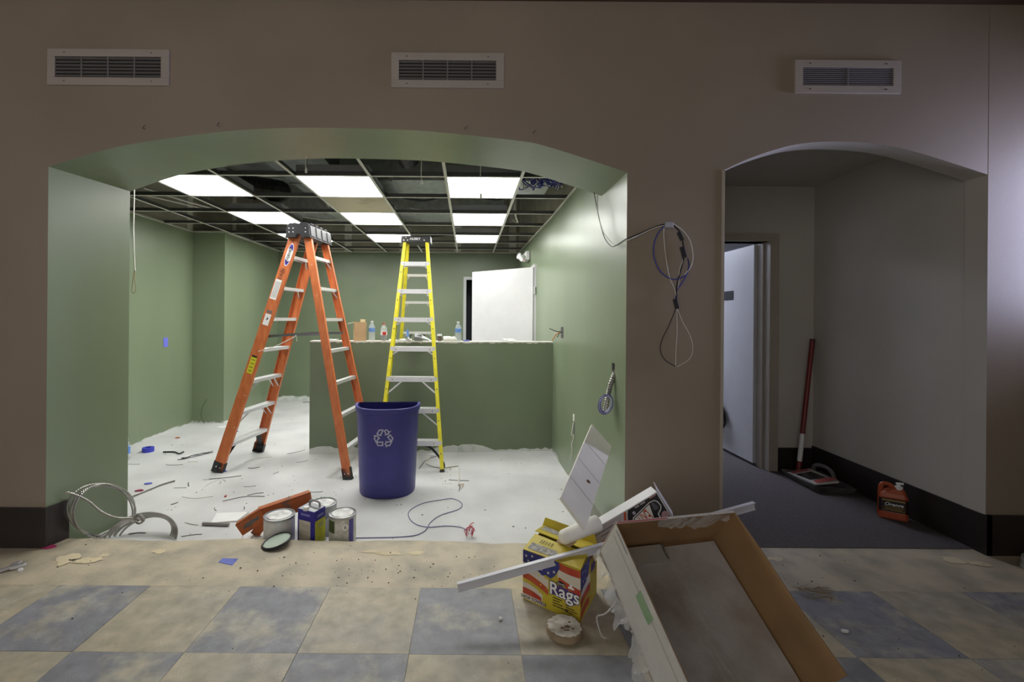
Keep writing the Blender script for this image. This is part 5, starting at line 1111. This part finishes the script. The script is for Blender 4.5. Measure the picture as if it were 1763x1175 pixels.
# top flaps (worn, slightly lifted)
def tp(s, r_, z): return L0 + (F0 - L0) * s + (B0 - L0) * r_ + Z3 * (RH + z)
mb = MB(); q = [tp(0, 0, -.001), tp(1, 0, -.001), tp(.98, .50, .012), tp(.55, .44, .020), tp(.40, .52, .006), tp(.02, .50, .022)]; f1_ = MB().loft(q, [v + Z3 * .003 for v in q]).build('top_flap', RYEL, t)
q = [tp(0, 1, 0.012), tp(1, 1, -.001), tp(1, .56, .008), tp(.70, .52, .028), tp(.50, .60, .012), tp(.0, .55, .030)]; f2_ = MB().loft(q, [v + Z3 * .003 for v in q]).build('top_flap', RYEL, t)
MB().poly([tp(.06, .05, .006), tp(.66, .06, .006), tp(.52, .22, .014), tp(.08, .22, .017)]).build('worn_patch', SILV, f1_); MB().poly([tp(.05, .72, .028), tp(.48, .70, .021), tp(.5, .92, .012), tp(.06, .94, .020)]).build('worn_patch', SILV, f2_)
for k in range(5): MB().bar(tp(.20 + .05 * k, .27, .019), tp(.21 + .05 * k, .38, .022), X3, .003, .0006).build('print_line', INK, f1_)
q = [tp(.45, .42, .03), tp(.70, .38, .03), tp(.78, .52, .045), tp(.52, .58, .05)]; MB().loft(q, [v + Z3 * .003 for v in q]).build('torn_flap', KRAFT, t)
q = [tp(-.02, .98, .012), tp(1.0, .99, .005), tp(.95, 1.03, .04), tp(.02, 1.02, .055)]; MB().loft(q, [v + (B0 - L0).normalized() * .003 for v in q]).build('raised_flap', RYEL, t)
# white rolled sheet on the rag box
p0, p1 = Vector((.455, 2.205, RH + .064)), Vector((.665, 2.300, RH + .100)); dv_ = (p1 - p0).normalized(); rr_ = random.Random(3)
ROLL_M = mat('white_roll_sheet', (240, 238, 230), .7, var=.03, bump=.3, bscale=20)
mb = MB(); P_ = []
for i in range(9):
    c = p0 + (p1 - p0) * i / 8; P_.append(c)
mb.lathe([(.002, 0), (.024, .004), (.034, .02), (.036, .08), (.038, .15), (.040, .228), (.036, .230), (.033, .226), (.030, .02)], 14, p0, dv_); o = single(mb, 'paper_roll', ROLL_M, 'thick white rolled sheet lying across the rag box top', 'roll', smooth=True)
# round chalky disc on the floor
p = Fl(972, 1091); t = thing('wood_disc', 'thick round wooden disc with flaking white top beside the rag box', 'disc', p)
MB().lathe([(0, 0), (.074, 0), (.078, .004), (.078, .030), (.074, .033), (0, .033)], 36, p).build('disc_body', mat('disc_side_wood', (150, 132, 108), .7, var=.1, scale=20), t, smooth=True)
mb = MB(); rr_ = random.Random(15); k_ = 44; mb.poly([p + Vector((math.cos(q * 2 * math.pi / k_) * .076 * (1 - .13 * rr_.random() ** 3), math.sin(q * 2 * math.pi / k_) * .076 * (1 - .13 * rr_.random() ** 3), .0342)) for q in range(k_)]); mb.build('white_coating', mat('chalk_white', (226, 222, 214), .8, rgb2=(196, 190, 178), scale=30), t)
for (x, y, a, b_) in ((.012, -.008, .020, .012), (-.012, -.018, .012, .008), (.026, .022, .008, .008), (.002, -.03, .016, .006), (.03, -.022, .01, .006)):
    mb = MB(); mb.poly([p + Vector((x + math.cos(q * .698) * a * rr_.uniform(.5, 1.1), y + math.sin(q * .698) * b_ * rr_.uniform(.5, 1.1), .0348)) for q in range(9)]); mb.build('chipped_spot', mat('chip_brown', (112, 92, 72), .8, var=.2, scale=50), t)

# ---- tipped fixture carton in the right foreground
SC = .90; Cm = Vector((0, 0, CAMZ))
FLr = Vector((.692, 2.11, -.948)) * SC + Cm
wv = Vector((.977, .211, 0)).normalized(); dv = Vector((-.172, .80, .585)).normalized(); dv = (dv - wv * dv.dot(wv)).normalized(); nv = wv.cross(dv).normalized()
TW, TD, TLn = .64 * SC, .24 * SC, .60
def tr(a, l, h): return FLr + wv * a - dv * l - nv * h     # a across, l down the slope from the far end, h below the rim
t = thing('fixture_carton', 'open shallow cardboard carton tipped up in right foreground', 'box', Vector((tr(TW / 2, TLn, TD).x, tr(TW / 2, TLn, TD).y, 0)))
CARDI = mat('carton_inside', (142, 112, 76), .75, var=.1, scale=4, bump=.35, bscale=18, stretch=(1, 1, 1)); CARDW = mat('carton_white_outside', (206, 204, 198), .5, var=.05, scale=5)
def slab(nm, P, th_, m, par=None, mi2=None):
    return MB().loft(P, [q + th_ for q in P]).build(nm, m, par or t)
lf = slab('left_side', [tr(0, 0, 0), tr(0, TLn, 0), tr(0, TLn, TD), tr(0, 0, TD)], wv * .002, CARDW)
slab('left_side_lining', [tr(.002, 0, 0.001), tr(.002, TLn, 0.001), tr(.002, TLn, TD), tr(.002, 0, TD)], wv * .004, CARDI)
rt = slab('right_side', [tr(TW, 0, 0), tr(TW, TLn, 0), tr(TW, TLn, TD), tr(TW, 0, TD)], wv * .006, CARDI)
# rounded, crushed fold along the right rim
mb = MB(); mb.tube(spline([tr(TW + .003, 0, .002), tr(TW + .006, TLn * .3, .002), tr(TW + .002, TLn * .6, .004), tr(TW + .006, TLn, .003)], 6), .0055, 8); mb.build('rim_fold', CARDI, rt, smooth=True)
fr_ = slab('far_side', [tr(0, 0, 0), tr(TW, 0, 0), tr(TW, 0, TD), tr(0, 0, TD)], dv * .005, CARDI)
slab('far_side_facing', [tr(0, -.005, -.001), tr(TW, -.005, -.001), tr(TW, -.005, TD), tr(0, -.005, TD)], dv * .002, CARDW)
slab('rim_edge', [tr(0, .0015, -.002), tr(TW, .0015, -.002), tr(TW, -.008, -.003), tr(0, -.008, -.003)], nv * .002, CARDW, fr_)
slab('rim_red_print', [tr(.005, .0005, -.0045), tr(TW * .42, .0005, -.0045), tr(TW * .42, -.005, -.005), tr(.005, -.005, -.005)], nv * .001, mat('faded_red_print', (196, 110, 112), .5), fr_)
slab('base', [tr(0, 0, TD), tr(TW, 0, TD), tr(TW, TLn, TD), tr(0, TLn, TD)], -nv * .006, CARDI)
SHEEN = mat('film_wrapped_panel', (196, 194, 196), .22, metal=.25, rgb2=(156, 146, 136), scale=5, lo=.4, hi=.7, bump=.5, bscale=9, stretch=(1, 1, 1), coat=.6)
slab('wrapped_panel', [tr(.02, .02, TD - .012), tr(TW - .01, .015, TD - .012), tr(TW - .01, TLn - .01, TD - .012), tr(.02, TLn - .01, TD - .012)], -nv * .008, SHEEN)
ref = slab('reflector_plate', [tr(.05, .012, TD - .03), tr(TW * .50, .012, TD - .03), tr(TW * .50, .085, TD - .026), tr(.05, .085, TD - .026)], -nv * .014, mat('satin_reflector', (206, 208, 204), .3, metal=.6))
for k in range(9): MB().obox(tr(TW * .50 - .006, .016 + k * .0075, TD - .031), wv, dv, nv, .005, .0015, .0012).build('notch', RIVET, ref)
# cling film creases on the panel, tinted warm to imitate reflected highlights
rr_ = random.Random(21); FILMC = film('crease_glint_film', (226, 214, 196), .35, .1, .4, 50)
for k in range(9):
    a0 = TW * (.36 + .12 * rr_.random()); l0 = .09 + .28 * rr_.random(); ln = .08 + .22 * rr_.random(); sl = rr_.uniform(.15, .42)
    MB().tube(spline([tr(a0 + sl * l0 * .6, l0, TD - .0135), tr(a0 + sl * (l0 + ln * .5) * .6 + rr_.uniform(-.004, .004), l0 + ln * .5, TD - .015), tr(a0 + sl * (l0 + ln) * .6, l0 + ln, TD - .0135)], 5), .0008, 4).build('film_crease_glint', FILMC, t)
# white side details
for (l0, l1, h0, h1, m, nm) in ((.245, .345, .035, .085, mat('green_sticker', (88, 150, 74), .4, rgb2=(110, 172, 98), scale=60, stretch=(1, 1, 6)), 'green_sticker'), (.02, .12, .012, .018, GREYI, 'print_line'), (.02, TLn, .050, .054, mat('seam_grey', (168, 166, 158), .5), 'side_seam')):
    slab(nm, [tr(-.001, l0, h0), tr(-.001, l1, h0), tr(-.001, l1, h1), tr(-.001, l0, h1)], -wv * .0008, m, lf)
# torn clear film: over the white side and fringing below it
FILM = film('torn_clear_film', (222, 222, 222), .38, .12, .8, 22)
def sheet(nm, fn, nu, nv_, par, m=FILM):
    V = [fn(i / nu, j / nv_) for i in range(nu + 1) for j in range(nv_ + 1)]; w_ = nv_ + 1
    return MB().add(V, [(i * w_ + j, (i + 1) * w_ + j, (i + 1) * w_ + j + 1, i * w_ + j + 1) for i in range(nu) for j in range(nv_)]).build(nm, m, par, smooth=True)
rr_ = random.Random(30); wob = [rr_.uniform(-1, 1) for _ in range(400)]
def noise1(x): i = int(x) % 399; f_ = x - int(x); return wob[i] * (1 - f_) + wob[i + 1] * f_
sheet('film_cover', lambda a, b_: tr(-.004 - .004 * (1 + noise1(a * 30 + b_ * 9)) * .5, a * TLn, -.002 + b_ * TD * .99), 40, 8, t, film('film_on_side', (222, 222, 220), .25, .1, .9, 14, (1, 1, 1)))
def fringe(a, b_):
    ln = .045 + .035 * noise1(a * 26) + .02 * noise1(a * 61 + 3)
    q = tr(-.006, a * TLn, TD * (.95)) + Vector((-.55, -.1, -.8)) * ln * b_ + wv * .012 * noise1(a * 40 + b_ * 3) + dv * .012 * noise1(a * 33 + b_ * 5 + 7)
    q.z = max(q.z, .004 + .004 * (1 + noise1(a * 50))); return q
sheet('torn_film_fringe', fringe, 70, 6, t)
sheet('torn_film_edge', lambda a, b_: tr(TW * (.35 + .62 * a), .004 + .010 * b_ + .006 * noise1(a * 20 + b_ * 4), -.006 + b_ * (.04 + .045 * math.sin(a * 3.1) * (.6 + .4 * noise1(a * 14)))), 40, 6, t)
# loose curl of film
cpt = tr(-.05, .22, TD * .95); single(MB().tube(spline([tr(-.01, .20, TD), cpt + Vector((-.03, -.02, -.02)), cpt + Vector((-.06, 0, -.05)), cpt + Vector((-.05, -.03, -.10)), cpt + Vector((-.03, -.02, -.12))], 6), .003, 5), 'film_strand', FILM, 'curling strand of torn clear film beside the carton', 'film', smooth=True)

# ---- white ceiling angle bar lying across
b0 = W(788, 1013, 2.03); b1 = W(1299, 872, 2.36)
dB = (b1 - b0).normalized(); nB = dB.cross(Z3).normalized(); nB = nB if nB.y < 0 else -nB; uB = nB.cross(dB).normalized(); uB = uB if uB.z > 0 else -uB
TBAR = mat('white_bar_steel', (206, 206, 214), .35, var=.03)
single(MB().extr(b0, b1, [(.011, .019), (.011, .022), (-.011, .022), (-.011, .019), (-.001, .019), (-.001, -.014), (-.003, -.014), (-.003, -.020), (.004, -.020), (.004, -.014), (.002, -.014), (.002, .019)], nB, uB), 'ceiling_tee_bar', TBAR, 'long white steel tee bar resting across the rag box', 'bar', bevel=.0008)

# ---- exit sign carton
YE = 2.36; Ptr = W(1131, 847, YE); Ptl0 = W(1000, 925, YE); e1 = (Ptl0 - Ptr); e1.y = 0; e1.normalize(); e2 = Vector((e1.z, 0, -e1.x)); e2 = e2 if e2.z < 0 else -e2
ln_, ht_ = .43, .285; th_ = Vector((0, .075, 0))
t = thing('exit_sign_carton', 'white carton with an exit sign pictured on black, leaning behind fixture carton', 'box', Vector((Ptr.x - .1, YE + .03, 0)))
def ex(a, b_, lift=0.0): return Ptr + e1 * a + e2 * b_ - Y3 * lift     # a from the right end, b down
q = [ex(0, 0), ex(ln_, 0), ex(ln_, ht_), ex(0, ht_)]; cb_ = MB().loft(q, [p + th_ for p in q]).build('carton_body', mat('white_carton', (232, 232, 236), .45, var=.02), t, bevel=.003)
q = [ex(-.004, .0, -.01), ex(-.006, .16, -.01), ex(-.022, .16, -.05), ex(-.02, -.02, -.06)]; MB().loft(q, [p - e1 * .002 for p in q]).build('end_flap', MATS['white_carton'], t)
def exart(nm, pts, m, lift): return MB().poly([ex(a, b_, lift) for a, b_ in pts]).build(nm, m, cb_)
EXB = mat('exit_black', (34, 34, 40), .4); EXO = mat('exit_orange', (206, 84, 44), .45); EXP = mat('lilac_print', (196, 186, 196), .5)
exart('grey_panel', [(.19, .006), (ln_ - .01, .006), (ln_ - .01, ht_ - .01), (.20, ht_ - .01)], EXP, .0008)
exart('black_panel', [(.006, .006), (.181, .006), (.195, .03), (.207, .055), (.214, .10), (.21, ht_ - .01), (.006, ht_ - .01)], EXB, .0010)
exart('orange_band', [(.190, .006), (.204, .006), (.220, .035), (.230, .065), (.232, .11), (.222, .11), (.220, .07), (.207, .035)], EXO, .0012)
exart('sign_outline', [(.064, .026), (.034, .029), (.022, .045), (.017, .072), (.026, .088), (.040, .098), (.051, .104), (.050, .16), (.178, .16), (.182, .060), (.176, .052)], PAPER, .0014)
exart('sign_shadow', [(.064, .030), (.036, .033), (.027, .047), (.022, .071), (.030, .084), (.044, .093), (.056, .101), (.056, .16), (.173, .16), (.177, .062), (.172, .056)], EXB, .0016)
sg = exart('sign_face', [(.068, .036), (.171, .061), (.168, .16), (.088, .16), (.085, .119)], PAPER, .0018)
exart('sign_housing', [(.0576, .035), (.044, .038), (.0325, .071), (.046, .080), (.062, .076)], mat('housing_grey', (96, 96, 104), .5), .0018)
for k in range(5): exart('housing_rib', [(.055 - .004 * k, .038 + .008 * k), (.046 - .003 * k, .040 + .008 * k), (.046 - .003 * k, .0415 + .008 * k), (.055 - .004 * k, .0395 + .008 * k)], INK, .0021)
text_part('lettering', 'EXIT', .115, EXO, cb_, ex(.122, .088, .0022), e1 * .97 + e2 * .24, e2, bold=.0012, lift=.0004, sx=.29)
exart('round_seal', [(.024 + math.cos(k * .3927) * .020, .123 + math.sin(k * .3927) * .020) for k in range(16)], mat('seal_pink', (196, 160, 168), .5), .0020)
exart('text_block', [(.115, .010), (.142, .010), (.142, .017), (.115, .017)], EXP, .0014); exart('text_block', [(.080, .010), (.109, .010), (.109, .017), (.080, .017)], EXP, .0014); exart('small_mark', [(.014, .008), (.050, .008), (.050, .013), (.014, .013)], mat('seal_rose', (196, 140, 136), .5), .0014); exart('small_mark', [(.152, .026), (.166, .026), (.166, .042), (.152, .042)], EXP, .0014)
exart('red_line', [(.25, .075), (.38, .075), (.38, .080), (.25, .080)], REDL, .0012); exart('text_line', [(.24, .03), (.40, .03), (.40, .035), (.24, .035)], GREYI, .0012); exart('text_line', [(.24, .05), (.37, .05), (.37, .054), (.24, .054)], GREYI, .0012)

# ---- straw wisp and paper flake right of the carton
STRAW = mat('straw', (150, 130, 92), .8); t = thing('straw_tuft', 'loose tuft of dry tan fibres on floor right of the carton', 'fibres', Fl(1398, 1020)); rr_ = random.Random(2)
for k in range(26):
    p = Fl(1398, 1022) + Vector((rr_.uniform(-.07, .06), rr_.uniform(-.05, .05), .003)); an = rr_.uniform(-1.2, .3); L_ = rr_.uniform(.03, .1)
    MB().tube(spline([p, p + Vector((math.cos(an) * L_ / 2, math.sin(an) * L_ / 2, rr_.uniform(.002, .012))), p + Vector((math.cos(an + .4) * L_, math.sin(an + .4) * L_, .002))], 3), .0011, 4).build('fibre', STRAW, t)
flake(1455, 1089, .035, .022, 0, PAPER, 'paper_scrap', 'small white paper flake on dark blue tile at right', 'paper', .0015, 31)
flake(862, 1068, .02, .014, 0, PAPER, 'paper_scrap', 'tiny white flake on floor left of the rag box', 'paper', .0015, 32)
# ---- pale peeled patches and grit on the front floor
PEEL = mat('peeled_cream', (212, 198, 164), .8, var=.05)
pi = 0
for (u, v, a, b_) in ((118, 964, .07, .045), (150, 967, .10, .03), (180, 958, .03, .015), (275, 951, .05, .02), (670, 955, .09, .02), (715, 954, .05, .02), (640, 952, .06, .012), (1335, 964, .06, .02), (1640, 966, .08, .03), (1685, 972, .07, .02), (1700, 976, .03, .012)):
    p = Fl(u, v); rr_ = random.Random(pi); pi += 1; k_ = 18
    MB().poly([p + Vector((math.cos(q * 2 * math.pi / k_) * a * rr_.uniform(.5, 1.15), math.sin(q * 2 * math.pi / k_) * b_ * 1.6 * rr_.uniform(.4, 1.15), .0058)) for q in range(k_)]).build('peeled_patch', PEEL, fl)
GRIT = mat('dark_grit', (84, 70, 54), .9, var=.3, scale=90); mb = MB(); rr_ = random.Random(44)
for k in range(420):
    x = rr_.uniform(-2.4, 2.9); y = 2.30 + rr_.random() * .44 if rr_.random() < .68 else rr_.uniform(1.65, 2.3)
    if rr_.random() < .45: x = rr_.gauss(-.55, .45); y = 2.44 + rr_.gauss(0, .09)
    if (.2 < x < 1.3 and y > 1.4) or y > 2.76 : continue
    r_ = .0012 + .0045 * rr_.random() ** 4; z = .0015 if y < 2.31 else .0038
    c = Vector((x, y, z + r_ * .5)); e_ = [c + Vector((math.cos(q * 1.257 + k) * r_ * rr_.uniform(.6, 1.5), math.sin(q * 1.257 + k) * r_, 0)) for q in range(5)]
    mb.add(e_ + [c + Z3 * r_], [(0, 1, 5), (1, 2, 5), (2, 3, 5), (3, 4, 5), (4, 0, 5)])
o = mb.build('floor_grit', GRIT); tag(o, 'scattered dark grit and crumbs on the tan front floor', 'grit', kind='stuff')
mb = MB(); rr_ = random.Random(45)
for k in range(420):
    x = rr_.uniform(-3.4, .85); y = rr_.uniform(2.9, 4.7) if x > -1.75 else rr_.uniform(2.9, 7.6)
    r_ = .0015 + .006 * rr_.random() ** 4; c = Vector((x, y, GZ + .001)); e_ = [c + Vector((math.cos(q * 1.257 + k) * r_ * rr_.uniform(.6, 1.6), math.sin(q * 1.257 + k) * r_, 0)) for q in range(5)]
    mb.add(e_ + [c + Z3 * r_], [(0, 1, 5), (1, 2, 5), (2, 3, 5), (3, 4, 5), (4, 0, 5)])
o = mb.build('concrete_grit', mat('grey_grit', (120, 116, 110), .9, var=.4, scale=90)); tag(o, 'scattered fine debris over the grey concrete floor', 'grit', kind='stuff')

# ================================================================== CORRIDOR THINGS
p0, p1 = Vector((W(1374, 812, 4.03).x, 4.03, .01)), W(1399, 586, 4.12); p1.x = min(p1.x, CXR - .02)
t = thing('tool_pole', 'red and white pole leaning in the corridor corner', 'pole', p0)
def pp(f_): return p0 + (p1 - p0) * f_
REDP = mat('dark_red_pole', (118, 38, 36), .4, var=.05)
MB().tube([pp(.30), pp(1)], .019, 10).build('red_shaft', REDP, t, smooth=True); MB().tube([pp(.10), pp(.30)], .0195, 10).build('white_sleeve', WHITEPL, t, smooth=True); MB().tube([pp(0), pp(.10)], .020, 10).build('red_tip', REDP, t, smooth=True); MB().lathe([(0, 0), (.0195, 0), (.019, .008), (0, .012)], 10, pp(1), (p1 - p0)).build('end_cap', BLACKP, t, smooth=True)
# black tray with handle
C4 = [Vector(q) for q in ((2.78, 4.03, .008), (2.76, 3.62, .008), (3.05, 3.56, .008), (3.10, 3.98, .008))]
TRAYM = mat('dusty_black_tray', (66, 64, 64), .5, rgb2=(96, 92, 88), scale=14)
t = thing('tool_tray', 'dusty black plastic tray with loop handle on corridor carpet', 'tray', Vector((2.92, 3.8, 0.006)))
cen = sum(C4, Vector()) / 4; inn = [cen + (q - cen) * .86 for q in C4]
MB().loft(inn, [q + Z3 * .006 for q in inn]).build('tray_base', TRAYM, t)
for i in range(4):
    A, B_, C__, D_ = inn[i], inn[(i + 1) % 4], C4[(i + 1) % 4], C4[i]
    MB().loft([A, B_, C__ + Z3 * .045, D_ + Z3 * .045], [q + Z3 * .006 for q in (A, B_, C__ + Z3 * .045, D_ + Z3 * .045)]).build('tray_side', TRAYM, t)
h0 = Vector((3.03, 3.86, .03)); MB().tube(spline([h0 + Vector((-.02, .10, 0)), h0 + Vector((-.02, .08, .09)), h0 + Vector((0, 0, .11)), h0 + Vector((.01, -.07, .08)), h0 + Vector((.01, -.10, 0))], 8), .016, 8).build('loop_handle', mat('grey_grip', (100, 96, 98), .5), t, smooth=True)
k4 = [Vector(q) for q in ((2.80, 3.98, .035), (2.80, 3.66, .050), (2.96, 3.62, .085), (2.97, 3.95, .08))]
t = thing('tool_package', 'flat black and white tool package with red corner lying in the tray', 'package', (k4[0] + k4[2]) / 2)
MB().loft(k4, [q + Z3 * .014 for q in k4]).build('card', mat('card_greywhite', (190, 188, 180), .4), t)
def kq(s, r_, z=.0155): return k4[0] + (k4[1] - k4[0]) * s + (k4[3] - k4[0]) * r_ + Z3 * z
MB().poly([kq(.24, .1), kq(.74, .12), kq(.74, .78), kq(.24, .78)]).build('black_window', mat('gloss_black', (14, 14, 16), .25), t); MB().poly([kq(.80, .15), kq(.99, .1), kq(.99, .95), kq(.80, .9)]).build('red_print', mat('dull_red', (170, 74, 74), .35), t); MB().poly([kq(.02, .1), kq(.16, .1), kq(.16, .9), kq(.02, .9)]).build('red_print', MATS['dull_red'], t)
# orange cleaner jug
jc = Vector((2.965, 3.17, .006)); ja = Vector((.70, -.71, 0)).normalized(); jb = Vector((.71, .70, 0)).normalized()
ja, jb = Vector((.82, -.57, 0)).normalized(), Vector((.57, .82, 0)).normalized()
JORG = mat('orange_jug_plastic', (172, 80, 46), .4, var=.06)
t = thing('cleaner_jug', 'orange plastic cleaner jug with black label beside corridor baseboard', 'jug', jc)
def jr(a, b_, z, sh=0.0, k_=.012):
    P_ = []
    for sx, sy in ((1, 1), (-1, 1), (-1, -1), (1, -1)):
        for q in ((k_, 0), (0, k_)) if sx * sy > 0 else ((0, k_), (k_, 0)): P_.append(jc + ja * (sh + sx * (a - q[0])) + jb * sy * (b_ - q[1]) + Z3 * z)
    return P_
mb = MB(); J = [jr(.072, .045, 0), jr(.076, .049, .006), jr(.076, .049, .045), jr(.074, .047, .05), jr(.074, .047, .145), jr(.076, .049, .15), jr(.068, .044, .175), jr(.04, .03, .205, .018), jr(.02, .02, .212, .030)]
for A, B_ in zip(J[:-1], J[1:]): mb.loft(A, B_, caps=False)
mb.add(J[0], [list(range(8))[::-1]]); mb.add(J[-1], [list(range(8))]); mb.build('jug_body', JORG, t, smooth=True)
mb = MB(); A, B_ = jr(.0752, .0482, .050), jr(.0752, .0482, .142); mb.loft(A, B_, caps=False); lb_ = mb.build('black_label', mat('jug_label_black', (24, 24, 26), .4), t)
fc = jc - jb * .0484; text_part('lettering', 'Orange', .032, PAPER, lb_, fc + Z3 * .105, ja, Z3 - ja * .1, bold=.0006, shear=.25)
for k, (z, w_) in enumerate(((.083, .055), (.073, .045), (.064, .058))): MB().poly([fc - ja * w_ + Z3 * z - jb * .0006, fc + ja * w_ + Z3 * z - jb * .0006, fc + ja * w_ + Z3 * (z + .0035) - jb * .0006, fc - ja * w_ + Z3 * (z + .0035) - jb * .0006]).build('print_line', mat('gold_ink', (170, 140, 70), .5), lb_)
MB().poly([fc - ja * .06 + Z3 * .128 - jb * .0006, fc + ja * .06 + Z3 * .128 - jb * .0006, fc + ja * .06 + Z3 * .137 - jb * .0006, fc - ja * .06 + Z3 * .137 - jb * .0006]).build('print_line', MATS['gold_ink'], lb_)
MB().tube(spline([jc - ja * .062 + Z3 * .165, jc - ja * .060 + Z3 * .215, jc - ja * .04 + Z3 * .232, jc - ja * .005 + Z3 * .222, jc + ja * .012 + Z3 * .195], 6), .0135, 8).build('handle', JORG, t, smooth=True)
q = jc + ja * .032; MB().lathe([(.022, .205), (.022, .225), (.010, .228), (.008, .245), (0, .245)], 14, q).build('pump_collar', WHITEPL, t, smooth=True); MB().tube([q + Z3 * .242 - ja * .015, q + Z3 * .246 + ja * .025], .008, 8).build('pump_spout', WHITEPL, t, smooth=True)
# black cord hanging on the far door
t = thing('cord_coil', 'black cord coiled up hanging on the open white door', 'cord', Vector((LX - .04, 4.78, .22)))
for i in range(7):
    P_ = [Vector((LX - .03 - .008 * (i % 3) - .010 * math.sin(q * .35 + i), 4.80 + math.cos(q * .349) * (.11 - .010 * i), W(1250, 717, 4.75).z + math.sin(q * .349) * (.135 - .006 * i))) for q in range(18)]
    MB().tube(P_ + [P_[0]], .007, 6, caps=False).build('cord_loop', BLACKW, t, smooth=True)
MB().tube(spline([Vector((LX - .035, 4.82, W(1250, 700, 4.75).z + .1)), Vector((LX - .05, 5.0, .8)), Vector((LX - .05, CY + .96, 1.0))], 6), .006, 6).build('cord_tail', BLACKW, t, smooth=True)
# pale ribbed foot of something standing at the right edge
p = Vector((W(1784, 985, 2.55).x, 2.50, 0)); p.z = .0
t = thing('pedestal_foot', 'pale grey stepped plastic foot at the right edge beside black baseboard', 'stand', p)
MB().lathe([(0, 0), (.098, 0), (.10, .006), (.10, .020), (.096, .024), (0, .024)], 28, p).build('foot_ring', mat('pale_grey_plastic', (196, 198, 200), .45), t, smooth=True)
MB().lathe([(0, .024), (.094, .026), (.094, .060), (.086, .066), (0, .066)], 28, p).build('foot_ring', MATS['pale_grey_plastic'], t, smooth=True)
MB().lathe([(0, .066), (.070, .068), (.064, .10), (.066, .14), (0, .14)], 28, p).build('stem', MATS['pale_grey_plastic'], t, smooth=True)
